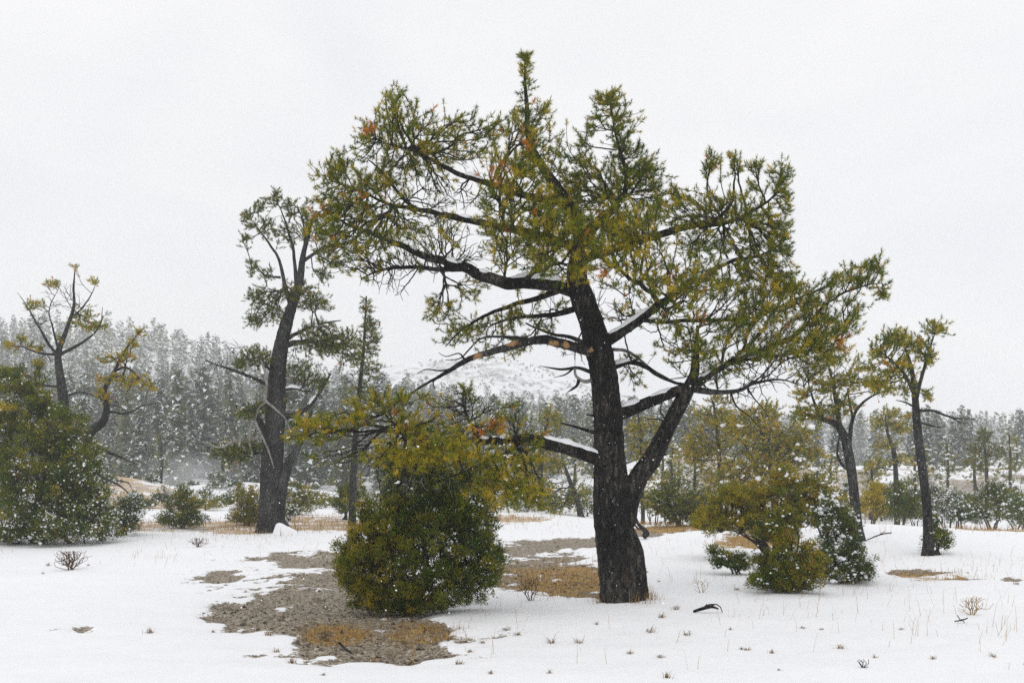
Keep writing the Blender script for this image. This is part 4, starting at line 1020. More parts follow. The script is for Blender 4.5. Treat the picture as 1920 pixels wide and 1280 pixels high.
lap("pines")
for k, (x, yb, YY, h, t) in enumerate([(1240, 930, 62, 120, 0.5), (1318, 930, 66, 90, 0.45), (1545, 915, 70, 70, 0.5), (1640, 905, 72, 70, 0.5), (1735, 900, 70, 90, 0.55), (1790, 905, 78, 80, 0.4), (1905, 905, 72, 110, 0.5), (1480, 900, 75, 80, 0.5), (1075, 930, 64, 110, 0.5), (960, 925, 70, 100, 0.4), (1128, 930, 50, 120, 0.6), (1012, 930, 48, 90, 0.6), (905, 930, 52, 100, 0.5), (1262, 930, 52, 100, 0.6), (1300, 930, 47, 110, 0.6), (1560, 930, 55, 80, 0.6), (1632, 930, 52, 70, 0.65), (1718, 930, 56, 90, 0.6), (1775, 930, 60, 100, 0.45), (1830, 930, 66, 100, 0.5), (1892, 930, 55, 120, 0.6), (735, 930, 58, 110, 0.5), (640, 930, 60, 90, 0.4), (420, 930, 70, 110, 0.4), (300, 930, 66, 120, 0.35)]):
    yb = 930
    mid_tree(("tall young" if h > 95 else "short young") + (" yellow-green" if k % 2 else " dull green") + " pine far back " + whereabouts(x), (x, yb), YY,
             [[(x, yb + 8, 0, 3.2), (x + (-1) ** k * 3, yb - h * 0.5, 0, 2.4), (x, yb - h, 0, 1)]],
             [(x, yb - h * 0.92, 7, h * 0.1, 16, 0, 0.4), (x - 3, yb - h * 0.72, 13, h * 0.12, 30, 0, 0.6), (x + 6, yb - h * 0.5, 16, h * 0.12, 34, 0, 0.7), (x - 8, yb - h * 0.3, 16, h * 0.12, 26, 0, 0.7)], 400 + k, t, group="young pines far back on the flat", tscale=2.0, sig=0.24, dens=1.6,
             snow_n=14, snow_s=0.12, needle=M_NEEDLE if k % 2 else M_NEEDLE_DARK)

# ------------------------------------------------------------------ junipers
def juniper(label, base, blobs, seed, tint, Y=None, stems=5, mat=M_JUNIPER, sprays=SPRAY_MID, sscale=1.3, sig=0.11, rz=0.7, snow_n=0, snow_s=0.05, group=None, dead=0.03, clump=15, kind="juniper_shrub", snow_side=None):
    rng = np.random.default_rng(seed)
    g, Y0 = base_of(base, Y)
    root = thing(kind, label, "shrub", g, group)
    jd = 1.5 if sprays is SPRAY else (1.9 if not group else 0.75)
    sig = sig * 0.82
    A, meta = blob_points([(b[0], b[1], b[2], b[3], b[4] * jd) + tuple(b[5:]) for b in blobs], Y0, rng, clump, sig, rz)
    gz = ground_z(A[:, 0], A[:, 1])
    low = A[:, 2] < gz + 0.04
    A[low, 2] = (gz + 0.04 + rng.uniform(0, 0.12, len(gz)))[low]
    top = A[:, 2].max() - g[2]
    S, Sp, tubes = [], [], []
    for k in range(stems):
        t = A[rng.integers(len(A))]
        C = catmull(np.array([g + np.array([rng.normal(0, 0.05), rng.normal(0, 0.05), -0.05]), g * 0.7 + t * 0.3 + np.array([0, 0, 0.05 * top]), g * 0.35 + t * 0.65 + rng.normal(0, 0.05, 3) * top, t * 0.9 + g * 0.1]), 0.06)
        R = np.linspace(0.022 * top + 0.008, 0.005, len(C))
        V, T = tube(C, R, 7, bark=0.06, seed=seed + k)
        add("stem", tri_mesh("stem", V, T, smooth=True, mats=[M_TWIG]), root)
        S.append(C); Sp.append(np.linspace(0, 0.4, len(C)))
    S = np.vstack(S); Sp = np.concatenate(Sp)
    par, order = grow(S, Sp, A, 0.25)
    allp = np.vstack([S, A]); pp = allp[par]
    n, m = len(A), len(S)
    cnt = np.ones(n)
    for i in reversed(order):
        if par[i] >= m:
            cnt[par[i] - m] += cnt[i]
    rad = 0.0028 * cnt ** 0.4
    V, T = prisms(pp, A, rad * 1.1, rad * 0.9, 3)
    add("branchwork", tri_mesh("branchwork", V, T, mats=[M_TWIG]), root, kind="stuff")
    ctr = np.array([A[:, 0].mean(), A[:, 1].mean(), g[2] + 0.15 * top])
    dirs = unit(A - ctr) * 0.8 + np.array([0, 0, 0.9]) + rng.normal(0, 0.35, (n, 3))
    tn = np.clip(tint + meta[:, 0] + rng.normal(0, 0.11, n), 0, 1)
    dd = (rng.random(n) < dead) * rng.uniform(0.3, 0.9, n)
    Vf, Tf, Cf = scatter(sprays, A, dirs, sscale * rng.uniform(0.7, 1.25, n), tn, dd)
    add("crown", tri_mesh("crown", Vf, Tf, Cf, mats=[mat]), root, kind="stuff")
    if snow_n:
        w = np.ones(n)
        px, py = CX + A[:, 0] / A[:, 1] * F, YH + (H - A[:, 2]) / A[:, 1] * F
        if snow_side is not None:
            w = np.exp(snow_side[0] * (px - px.mean()) / max(px.std(), 1) + snow_side[1] * (py - py.mean()) / max(py.std(), 1))
        # snow gathers on the outside of the shrub
        w = w * (0.15 + np.linalg.norm((A - A.mean(0)) / A.std(0), axis=1)) ** 1.5
        q = rng.choice(n, min(int(snow_n * 1.6), n), replace=False, p=w / w.sum())
        out = unit(A[q] - ctr)
        pos = np.repeat(A[q] + out * 0.04 * sscale, 5, 0) + rng.normal(0, snow_s * 0.9, (5 * len(q), 3)) * np.array([1, 1, 0.6]) + np.array([0, 0, 0.05 * sscale])
        V, T = lumps(pos, np.minimum(snow_s * rng.gamma(2.2, 0.14, len(pos)), snow_s * 0.6), 0.7, rng, OCT if sscale > 1.2 else ICO)
        add("clinging_snow", tri_mesh("clinging_snow", V, T, smooth=True, mats=[M_SNOW]), root, kind="stuff")
    return root

juniper("dense round green juniper on the bare gravel beside the great pine", (765, 1150),
    [(702, 1060, 72, 66, 640, -0.2, 0.6, 0, 0.14), (786, 1050, 86, 80, 800, -0.3, 0.6), (868, 1042, 66, 62, 520, 0, 0.6, 0, -0.08), (722, 975, 54, 56, 420, 0, 0.6, 0, 0.08), (800, 935, 84, 62, 640, 0, 0.6, 0, -0.14), (862, 962, 54, 54, 360, 0.1, 0.6, 0, -0.14),
     (765, 885, 66, 34, 260, 0.1, 0.5, 0, -0.1), (690, 1100, 46, 36, 260, -0.2, 0.5, 0, 0.1), (782, 1122, 74, 26, 380, -0.4, 0.5), (912, 1062, 34, 36, 200, 0, 0.5, 0, 0.0), (655, 1050, 26, 30, 130, 0, 0.4, 0, 0.14), (880, 1105, 46, 24, 150, -0.1, 0.4), (762, 1148, 66, 10, 200, -0.2, 0.3), (690, 1130, 30, 12, 90, -0.25, 0.3, 0, 0.1), (840, 1130, 44, 10, 100, -0.1, 0.3), (705, 1005, 48, 40, 300, -0.1, 0.5, 0, 0.1), (880, 992, 46, 40, 260, 0, 0.5, 0, -0.1), (790, 992, 80, 40, 420, -0.3, 0.4, 0, -0.06), (830, 900, 60, 36, 200, 0.1, 0.4, 0, -0.12)],
    71, 0.42, stems=7, sprays=SPRAY, sscale=0.74, sig=0.055, snow_n=46, snow_s=0.03, dead=0.02, snow_side=(0.9, 0.2))
juniper("spreading olive-gold juniper with snow pads under the bushy yellow-green pine", (1450, 1050), 
    [(1400, 960, 72, 34, 480, 0, 0.6, 0, 0.05), (1470, 928, 64, 32, 400, 0, 0.6, 0, 0.1), (1350, 970, 38, 28, 220, 0, 0.5), (1532, 932, 46, 32, 260, 0.1, 0.5, 0, -0.05), (1440, 992, 56, 18, 200, 0, 0.5), (1500, 970, 50, 36, 260, 0, 0.5, 0, -0.06), (1560, 955, 34, 26, 160), (1330, 985, 26, 18, 120), (1390, 930, 40, 24, 200), (1470, 895, 34, 16, 120), (1420, 985, 80, 22, 300)],
    73, 0.66, stems=7, sprays=SPRAY, sscale=1.0, sig=0.07, snow_n=60, snow_s=0.055, dead=0.06, snow_side=(1.2, -0.3))
juniper("upright green-brown juniper in front of the olive-gold one", (1478, 1110),
    [(1472, 1055, 46, 46, 440, 0, 0.45), (1456, 1005, 34, 28, 200, 0.1, 0.4), (1520, 1062, 28, 40, 220, 0, 0.4, 0, 0.1), (1448, 1085, 30, 18, 120), (1500, 1090, 40, 16, 160), (1478, 975, 16, 20, 60, 0.1, 0.2), (1475, 1108, 55, 8, 200, -0.05, 0.3), (1430, 1095, 18, 14, 80)],
    75, 0.46, stems=5, sprays=SPRAY, sscale=0.85, sig=0.055, snow_n=34, snow_s=0.035, dead=0.16)
juniper("blue-green juniper weighed down with snow beside the upright green-brown one", (1580, 1092),
    [(1578, 1010, 40, 42, 300, 0, 0.5), (1602, 1062, 28, 32, 190, 0, 0.4), (1562, 962, 34, 26, 140, 0.1, 0.4), (1560, 1050, 30, 30, 150), (1585, 1090, 44, 10, 160), (1615, 1080, 16, 20, 80)],
    77, 0.42, stems=6, sprays=SPRAY, mat=M_JUNIPER_COOL, sscale=0.9, sig=0.06, snow_n=110, snow_s=0.055, dead=0.06)
juniper("low trailing juniper sprig half buried in snow at the foot of the juniper clump", (1385, 1076),
    [(1340, 1035, 16, 8, 40, 0.2, 0.2), (1365, 1052, 26, 14, 120, 0, 0.3), (1390, 1060, 22, 14, 110, 0, 0.3)], 79, 0.36, stems=4, sprays=SPRAY, sscale=0.85, sig=0.05, snow_n=22, snow_s=0.045)
juniper("huge snow-flecked juniper thicket in front of the crooked pine", (70, 1016),
    [(28, 765, 54, 62, 420, 0, 1.0, 0, 0.1), (100, 805, 64, 54, 480, 0, 1.0, 0, 0.05), (20, 865, 76, 80, 640, -0.2, 1.0), (128, 880, 62, 70, 640, 0, 1.0), (60, 955, 100, 46, 640, -0.4, 1.0, 0, -0.06), (160, 950, 46, 46, 300, 0, 0.9, 0, -0.04), (-50, 900, 70, 90, 400, 0, 1.0),
     (70, 740, 30, 40, 130, 0, 0.6, 0, 0.12), (20, 705, 18, 22, 60, 0, 0.4, 0, 0.14), (70, 690, 10, 24, 40, 0, 0.3, 0, 0.15), (110, 995, 90, 14, 260, -0.6, 0.7, 0, -0.08), (30, 1005, 70, 12, 200, -0.5, 0.7, 0, -0.08), (185, 990, 40, 18, 140, -0.2, 0.5, 0, -0.08)],
    81, 0.38, stems=9, sscale=1.5, sig=0.12, snow_n=420, snow_s=0.065, clump=18, snow_side=(0.6, 0.5))
juniper("small snowy juniper at the edge of the huge thicket", (232, 1002), [(228, 965, 32, 24, 190), (245, 945, 16, 22, 90), (205, 975, 20, 20, 90), (235, 990, 30, 10, 90)], 83, 0.34, mat=M_JUNIPER_COOL, sscale=1.3, snow_n=70, snow_s=0.06)
juniper("small conical juniper standing alone on dry grass", (342, 990), [(342, 955, 30, 26, 240), (345, 930, 18, 16, 90), (318, 978, 18, 10, 70), (366, 975, 18, 14, 80), (342, 980, 30, 9, 90)], 85, 0.34, sscale=1.4, snow_n=60, snow_s=0.06)
juniper("olive juniper close behind the tall forked pine's trunk", (466, 985), [(470, 940, 26, 30, 220), (448, 965, 20, 16, 100), (480, 970, 18, 14, 90), (465, 978, 26, 8, 70)], 87, 0.56, sscale=1.45, snow_n=20, snow_s=0.06, dead=0.14)
juniper("rounded brown-green juniper on the snow past the tall forked pine", (558, 965), [(558, 932, 28, 24, 220), (545, 950, 24, 12, 80), (565, 955, 26, 9, 70)], 89, 0.5, sscale=1.6, snow_n=26, snow_s=0.08, dead=0.12)
juniper("pale snow-covered low juniper tucked under the rounded brown-green one", (545, 975), [(540, 962, 18, 10, 90)], 90, 0.45, mat=M_JUNIPER_COOL, sscale=1.3, snow_n=40, snow_s=0.06)
juniper("green juniper at the foot of the slim young pine", (648, 974), [(648, 935, 18, 28, 190), (640, 955, 18, 14, 90), (672, 930, 14, 24, 70)], 91, 0.38, sscale=1.6, snow_n=14, snow_s=0.06)
juniper("little juniper hugging the straight slender pine's trunk", (1756, 1040), [(1756, 1015, 20, 18, 160, 0.25, 0.3), (1748, 985, 10, 16, 50, 0.25, 0.2)], 93, 0.34, sscale=1.05, sig=0.07, snow_n=22, snow_s=0.045)
juniper("dark green juniper beneath the layered small pine", (1690, 985), [(1692, 935, 36, 36, 330), (1660, 950, 24, 26, 140), (1700, 965, 30, 14, 100)], 95, 0.3, Y=36.0, sscale=1.7, sig=0.15, snow_n=30, snow_s=0.08)
juniper("yellow-gold shrub between the curved slender pine and the dark juniper", (1638, 985), [(1638, 945, 24, 24, 200), (1650, 920, 18, 10, 60)], 97, 0.82, Y=33.0, sscale=1.6, sig=0.13, dead=0.12)
juniper("frosted grey-green juniper behind the straight slender pine", (1775, 985), [(1775, 955, 26, 30, 200), (1752, 935, 16, 20, 60)], 99, 0.4, Y=38.0, mat=M_JUNIPER_COOL, sscale=1.7, sig=0.15, snow_n=130, snow_s=0.09)
juniper("broad dark juniper with snow flecks rising behind the snow crest", (1865, 985), [(1862, 950, 46, 30, 330), (1890, 940, 26, 32, 160), (1870, 920, 16, 14, 60), (1830, 965, 24, 16, 90)], 101, 0.32, Y=37.0, sscale=1.7, sig=0.15, snow_n=110, snow_s=0.08)
for k, (x, y, YY, w, h, t) in enumerate([(300, 935, 52, 22, 18, 0.3), (412, 905, 66, 18, 24, 0.3), (285, 928, 58, 14, 12, 0.4), (600, 935, 60, 14, 8, 0.4), (1275, 900, 55, 16, 26, 0.25), (1300, 925, 50, 16, 14, 0.35), (1255, 880, 62, 10, 20, 0.3), (1530, 905, 48, 14, 16, 0.5), (905, 945, 50, 18, 12, 0.4), (1075, 930, 56, 14, 16, 0.3), (960, 930, 58, 16, 14, 0.35), (1590, 925, 50, 10, 12, 0.5), (1905, 905, 62, 16, 30, 0.4), (1560, 935, 44, 14, 18, 0.5), (1615, 950, 40, 10, 12, 0.6), (1725, 955, 42, 18, 22, 0.3), (1805, 965, 36, 14, 12, 0.4), (1325, 940, 46, 14, 18, 0.5), (1230, 940, 46, 16, 16, 0.4), (1250, 960, 36, 12, 8, 0.6), (1140, 940, 48, 16, 14, 0.4), (1915, 960, 34, 20, 22, 0.5), (1505, 940, 46, 16, 14, 0.5), (1745, 890, 66, 14, 20, 0.35), (250, 925, 62, 16, 12, 0.4), (200, 920, 55, 16, 16, 0.3), (365, 915, 72, 14, 14, 0.35), (520, 930, 70, 16, 14, 0.3), (445, 920, 62, 14, 14, 0.35), (590, 925, 74, 16, 16, 0.35), (690, 940, 66, 18, 14, 0.35), (740, 945, 60, 16, 12, 0.4)] + [(x, 945 - 0.25 * (48 - Yq), Yq, 16 + 4 * (x % 3), 13 + 4 * (x % 4), 0.35 + 0.07 * (x % 5)) for x, Yq in ((602, 46), (622, 52), (716, 44), (768, 50), (824, 44), (866, 52), (918, 42), (948, 50), (986, 43), (1042, 48), (1102, 44), (1128, 52), (1222, 43), (1262, 47), (1302, 42), (1512, 44), (1572, 48), (1602, 43), (1652, 50), (1716, 46), (1742, 52), (1796, 45), (1812, 52), (1904, 46), (176, 44), (262, 46), (420, 50), (386, 44))]):
    g = "frosted shrubs far back on the flat"
    juniper(("dull green" if t > 0.38 else "grey-green") + " frosted shrub far back " + whereabouts(x), (x, y), [(x, y, w, h, 110, 0, 0.6), (x, y + h * 0.6, w * 1.1, h * 0.5, 60, 0, 0.6)], 110 + k, t, Y=YY, stems=2, mat=M_JUNIPER_COOL if k < 32 or k % 3 == 0 else M_JUNIPER, sscale=2.6, sig=0.2, snow_n=20 if k < 32 else 8, snow_s=0.12, group=g)

lap("junipers")
# ------------------------------------------------------------------ conifers on the ridge
def conifer(h, r, seed, nb, per, size, snowy, tone=0.45):
    rng = np.random.default_rng(seed)
    V, T, C, SV, ST = [], [], [], [], []
    def clump(p, s, tn):
        for q in range(per):
            d = rng.normal(0, 1, 3); d[2] *= 0.45
            d = d / np.linalg.norm(d)
            e = rng.normal(0, 1, 3); e[2] *= 0.5
            e = e / np.linalg.norm(e)
            b = p + rng.normal(0, 0.22, 3) * s
            k = len(V)
            V.extend([b - d * s * 0.5, b + d * s * 0.5, b + e * s * 0.9])
            T.append([k, k + 1, k + 2]); C.extend([[tn, 0.5, 0]] * 3)
        if rng.random() < snowy:
            # snow lying along the drooping branch: a ragged sloping patch
            for q in range(4):
                k = len(SV)
                rad2 = p[:2] / max(np.linalg.norm(p[:2]), 1e-6)
                o = np.array([rad2[0], rad2[1], -rng.uniform(0.25, 0.9)]); o /= np.linalg.norm(o)
                o = o + rng.normal(0, 0.3, 3)
                w = np.cross(o, [0, 0, 1.0]) + rng.normal(0, 0.25, 3); w /= np.linalg.norm(w)
                c = p + np.array([0, 0, 0.15 * s]) + rng.normal(0, 0.2, 3) * s
                o *= s * rng.uniform(0.25, 0.62); w *= s * rng.uniform(0.15, 0.38)
                SV.extend([c - o * 0.5 - w, c - o * 0.4 + w, c + o * 0.7 + w * 0.3])
                ST.append([k, k + 1, k + 2])
    for b in range(nb):
        u = (b + rng.random()) / nb
        z = h * (0.07 + 0.93 * u ** 0.9)
        rad = r * (1 - (z / h)) ** 0.72 * rng.uniform(0.6, 1.1) + 0.12
        a = b * 2.399 + rng.normal(0, 0.3)
        tn = np.clip(rng.normal(tone, 0.16), 0, 1)
        ns = max(1, int(rad / (0.42 * size)))
        for s in range(ns):
            f = (s + 0.8) / ns
            p = np.array([math.cos(a) * rad * f, math.sin(a) * rad * f, z - 0.28 * rad * f + 0.1 * rad * f * f])
            clump(p, size * (0.75 + 0.4 * (1 - f)) * rng.uniform(0.8, 1.2), tn)
    return np.array(V), np.array(T), np.array(C), np.array(SV), np.array(ST)

FIRS = []
FROST = [0.75, 0.85, 0.65, 0.95, 0.75, 0.35, 0.98, 0.7]
for k in range(8):
    hh = 9.0; rr = [1.5, 1.9, 1.3, 1.7, 2.2, 1.5, 1.8, 1.6][k]
    V, T, C, SV, ST = conifer(hh, rr, 700 + k, 92, 3, 0.60, FROST[k], [0.35, 0.5, 0.6, 0.3, 0.45, 0.85, 0.4, 0.7][k])
    tv, tt = tube(np.array([[0, 0, -0.6], [0.03, 0, 3], [0, 0.03, 6], [0, 0, 8.6]], float), np.array([0.17, 0.14, 0.08, 0.02]), 7)
    FIRS.append((tri_mesh("trunk", tv, tt, smooth=True, mats=[M_BARK_GREY]), tri_mesh("crown", V, T, C, mats=[M_FIR]), tri_mesh("clinging_snow", SV, ST, mats=[M_SNOW])))
LOD = [conifer(9.0, [1.6, 2.0, 1.4, 1.8, 1.6, 1.5][k], 760 + k, 25, 2, 1.15, [0.9, 0.6, 1.0, 0.8, 0.5, 0.95][k], [0.4, 0.6, 0.3, 0.5, 0.85, 0.5][k]) for k in range(6)]

rng = np.random.default_rng(99)
cand = []
cy = np.sqrt(rng.uniform(80 ** 2, 335 ** 2, 40000))
cand = np.stack([rng.uniform(-0.56, 0.56, len(cy)) * cy, cy], -1)
cclear = fbm(cand[:, 0] / 26, cand[:, 1] / 26, 61)
grid, spots = {}, []
for (X, Y), clear in zip(cand.tolist(), cclear.tolist()):
    if clear < -0.17 and Y < 260:
        continue
    if X > 3 and Y < 98:
        continue
    sp = 3.2 + 0.006 * Y
    key = (int(X // 5), int(Y // 5))
    near = False
    for a in (-1, 0, 1):
        for b in (-1, 0, 1):
            for q in grid.get((key[0] + a, key[1] + b), ()):
                if (q[0] - X) ** 2 + (q[1] - Y) ** 2 < sp * sp:
                    near = True
    if near:
        continue
    grid.setdefault(key, []).append((X, Y)); spots.append((X, Y))
spots = np.array(spots)
sz = terrain(spots[:, 0], spots[:, 1])
tall = rng.uniform(0.5, 1.15, len(spots)) * np.where(spots[:, 0] < -12, 1.08, 0.88) * np.where(spots[:, 0] > 20, 0.82, 1.0)
appar = 9 * tall / spots[:, 1]
order = np.argsort(-appar)
NIND = 280
for r_, i_ in enumerate(order[:NIND]):
    X, Y = spots[i_]
    v = int(rng.integers(8))
    frost = FROST[v]
    lab = ("heavily snowed conifer " if frost > 0.8 else "lightly dusted green conifer " if frost < 0.4 else "snow-dusted grey-green conifer ")
    lab += ("at the slope's foot " if Y < 108 else "low on the slope " if Y < 135 else "partway up the slope ") + whereabouts(CX + X / Y * F)
    e = thing("conifer_tree", lab, "tree", (X, Y, sz[i_]), "conifers on the wooded slope")
    s = tall[i_]; w = s * rng.uniform(0.85, 1.2); rz = rng.uniform(0, 6.283)
    e.scale = (w, w, s); e.rotation_euler = (0, 0, rz)
    for nm, me in zip(("trunk", "crown", "clinging_snow"), FIRS[v]):
        o = bpy.data.objects.new(nm, me); col.objects.link(o); o.parent = e
        if nm != "trunk":
            o["kind"] = "stuff"
parts_f, parts_s = [], []
for i_ in order[NIND:]:
    X, Y = spots[i_]
    V, T, C, SV, ST = LOD[int(rng.integers(6))]
    a = rng.uniform(0, 6.283); c, s = math.cos(a), math.sin(a); q = tall[i_]
    Rm = np.array([[c * q, -s * q, 0], [s * q, c * q, 0], [0, 0, q]])
    o = np.array([X, Y, sz[i_]])
    C2 = C.copy(); C2[:, 0] = np.clip(C2[:, 0] + rng.normal(0, 0.1), 0, 1)
    parts_f.append((V @ Rm.T + o, T, C2)); parts_s.append((SV @ Rm.T + o, ST))
Vf, Tf, Cf = join(parts_f); Vs, Ts = join(parts_s)
Vall = np.vstack([Vf, Vs]); Tall = np.vstack([Tf, Ts + len(Vf)])
Call = np.vstack([Cf, np.zeros((len(Vs), 3))])
fo = add("distant_forest", tri_mesh("distant_forest", Vall, Tall, Call, mats=[M_FIR, M_SNOW], mat_idx=np.concatenate([np.zeros(len(Tf)), np.ones(len(Ts))])), kind="stuff",
         label="mass of snow-dusted conifers covering the ridge behind", category="forest")
print("forest", len(spots), "tris", len(Tall))

# scattered brush on the far snowy hill
n = 2600
bx = rng.uniform(-230, 260, n); by = rng.uniform(520, 770, n)
keepb = fbm(bx / 40, by / 40, 88) > -0.05
bx, by = bx[keepb], by[keepb]
V, T = lumps(np.stack([bx, by, terrain(bx, by) + 0.8], -1), rng.uniform(0.4, 1.1, len(bx)), 0.9, rng, OCT)
add("far_brush", tri_mesh("far_brush", V, T, np.full((len(V), 3), 0.3), mats=[M_FIR]), kind="stuff", label="grey brush dotted over the far snowy hill", category="brush")

lap("forest")
# ------------------------------------------------------------------ gravel, grass, twigs
def pick_ground(n, fn, rng, x0=0, x1=1920, y0=930, y1=1280):
    """random places on the ground, kept with the probability given by fn(px, py, X, Y)"""
    px = rng.uniform(x0, x1, n); py = rng.uniform(y0, y1, n)
    Y = H * F / (py - YH); X = (px - CX) / F * Y
    k = rng.random(n) < fn(px, py, X, Y)
    X, Y = X[k], Y[k]
    return np.stack([X, Y, ground_z(X, Y)], -1), px[k], py[k]

rng = np.random.default_rng(5)
def bare_p(px, py, X, Y):
    b, s = ground_fields(X, Y)
    return sm(b, 0.45, 0.7)
pos, _, py = pick_ground(60000, bare_p, rng, 330, 1950, 1000, 1270)
pos = pos[:5500]
size = rng.gamma(2.0, 0.0045, len(pos)) + 0.004
V, T = lumps(pos + np.array([0, 0, 0.003]), size, 0.7, rng, OCT)
tn = np.repeat(np.clip(rng.normal(0.45, 0.25, len(pos)), 0, 1), 6)
add("gravel", tri_mesh("gravel", V, T, np.stack([tn, tn, tn], -1), mats=[M_STONE]), kind="stuff", label="grey-brown gravel on the bare melted patches", category="gravel")

def blades(pos, length, lean, rng, w=0.004, tint=0.5, tvar=0.2):
    n = len(pos)
    w = np.broadcast_to(np.asarray(w, float), (n,))[:, None]
    a = rng.uniform(0, 6.283, n)
    d = np.stack([np.cos(a), np.sin(a), np.zeros(n)], -1)
    s = np.stack([-np.sin(a + 0.4), np.cos(a + 0.4), np.zeros(n)], -1) * (w * 0.5)
    L = length
    m = pos + d * (L * lean * 0.35)[:, None] + np.array([0, 0, 1.0]) * (L * 0.6)[:, None]
    t = pos + d * (L * lean)[:, None] + np.array([0, 0, 1.0]) * (L * np.sqrt(np.clip(1 - lean ** 2 * 0.6, 0.1, 1)))[:, None]
    b = pos - np.array([0, 0, 0.01])
    V = np.stack([b - s, b + s, m - s * 0.7, m + s * 0.7, t], 1).reshape(-1, 3)
    k = (np.arange(n) * 5)[:, None, None]
    T = (k + np.array([[0, 1, 3], [0, 3, 2], [2, 3, 4]])[None]).reshape(-1, 3)
    tn = np.clip(tint + rng.normal(0, tvar, n), 0, 1)
    C = np.stack([np.repeat(tn, 5), np.tile([0, 0, 0.5, 0.5, 1], n), np.zeros(5 * n)], -1)
    return V, T, C

def straw_p(px, py, X, Y):
    b, s = ground_fields(X, Y)
    return np.clip(s * 0.9, 0, 1)
p1, _, q1 = pick_ground(150000, straw_p, rng, 100, 1920, 938, 1262)
p1 = p1[:40000]
L1 = rng.gamma(4, 0.028, len(p1)) * np.clip(p1[:, 1] / 24, 0.5, 1.1)
g1_ = blades(p1, L1, rng.uniform(0.25, 1.1, len(p1)), rng, 0.005 * np.maximum(1, p1[:, 1] / 13), 0.5)
def thin_p(px, py, X, Y):
    n = fbm(X / 1.6, Y / 1.6, 71)
    left = np.exp(-((py - 1010) / 26) ** 2) * (px < 640) * 1.0 + np.exp(-((py - 1045) / 20) ** 2) * (px < 330) * 0.8
    right = np.exp(-((py - 1040) / 55) ** 2) * (px > 1200) * 0.8 + 0.14 * (px > 830)
    mid = np.exp(-((py - 992) / 14) ** 2) * ((px > 920) & (px < 1130))
    return np.clip((left + right + mid) * (0.25 + 2.2 * n), 0, 1)
p2, _, _ = pick_ground(16000, thin_p, rng, 0, 1920, 965, 1275)
p2 = p2[:2600]
g2_ = blades(p2, rng.gamma(5, 0.035, len(p2)), rng.uniform(0.3, 1.2, len(p2)), rng, 0.0035 * np.maximum(1, p2[:, 1] / 14), 0.5)
n3 = 420
a3 = rng.uniform(0, 6.283, n3); r3 = rng.uniform(0.27, 0.50, n3) * (0.8 + 0.4 * rng.random(n3))
x3 = B0[0] + 0.03 + np.cos(a3) * r3; y3 = B0[1] + np.sin(a3) * r3
k3 = fbm(x3 / 0.25, y3 / 0.25, 19) > -0.03
p3 = np.stack([x3, y3, ground_z(x3, y3)], -1)[k3]
g3_ = blades(p3, rng.gamma(4, 0.025, len(p3)), rng.uniform(0.1, 0.9, len(p3)), rng, 0.0045, 0.4)
V, T, C = join([g1_, g2_, g3_])
add("dry_grass", tri_mesh("dry_grass", V, T, C, mats=[M_GRASS]), kind="stuff", label="tan dry grass standing in the snow and over the bare patches", category="grass")

def tuft_mesh(seed, n=34, L=0.06):
    r = np.random.default_rng(seed)
    pos = np.concatenate([r.normal(0, 0.018, (n, 2)), np.zeros((n, 1))], 1)
    return tri_mesh("grass_tuft", *blades(pos, r.gamma(6, L / 6, n), r.uniform(0.3, 1.1, n), r, 0.0045, 0.18, 0.18), mats=[M_GRASS])
TUFTS = [tuft_mesh(900 + k) for k in range(5)]
tuft_spots = [(519, 1222), (280, 1186), (606, 1265), (547 + 0, 1242), (880, 1222), (1400, 1218), (1447, 1224), (1390, 1217), (1238, 1232), (1326, 1140), (1240, 1157), (1268, 1142), (1119, 1170), (1220, 1185), (1505, 1177), (1541, 1180), (1370, 1180), (1750, 1255 - 20),
              (1862, 1230), (1815, 1074), (1905, 1095), (1575, 1215), (1460, 1256), (1085, 1205), (1032, 1205), (905, 1205), (920, 1262), (970, 1190), (1640, 1232), (1290, 1190), (1180, 1225), (1690, 1180), (1250, 1270), (1030, 1262), (840, 1200), (860, 1245), (80, 1075), (165, 1060), (90, 1060),
              (1380, 1105), (1235, 1090), (770, 1245), (735, 1232), (700, 1240), (560, 1180), (505, 1190), (460, 1110), (400, 1185)]
for k, (x, y) in enumerate(tuft_spots):
    g, Y = base_of((x, y))
    o = bpy.data.objects.new("grass_tuft", TUFTS[k % 5]); col.objects.link(o)
    o.location = tuple(g); s = random.uniform(0.45, 1.0); o.scale = (s * 1.15, s * 1.15, s * random.uniform(0.5, 0.85)); o.rotation_euler = (0, 0, random.uniform(0, 6.28))
    near = ("in snow by the rusty dead shrub" if x < 300 else "at the edge of the bare gravel" if x < 700 else "in front of the round green juniper" if x < 960 else "in snow at the foot of the great pine" if x < 1260 else
            "by the fallen dark branch" if x < 1420 else "in open snow in front of the juniper clump" if x < 1660 else "in snow around the sagebrush sprig")
    o["label"] = ("tiny" if s < 0.75 else "small") + " dry brown grass tuft " + near; o["category"] = "grass tuft"; o["group"] = "grass tufts poking out of the snow"

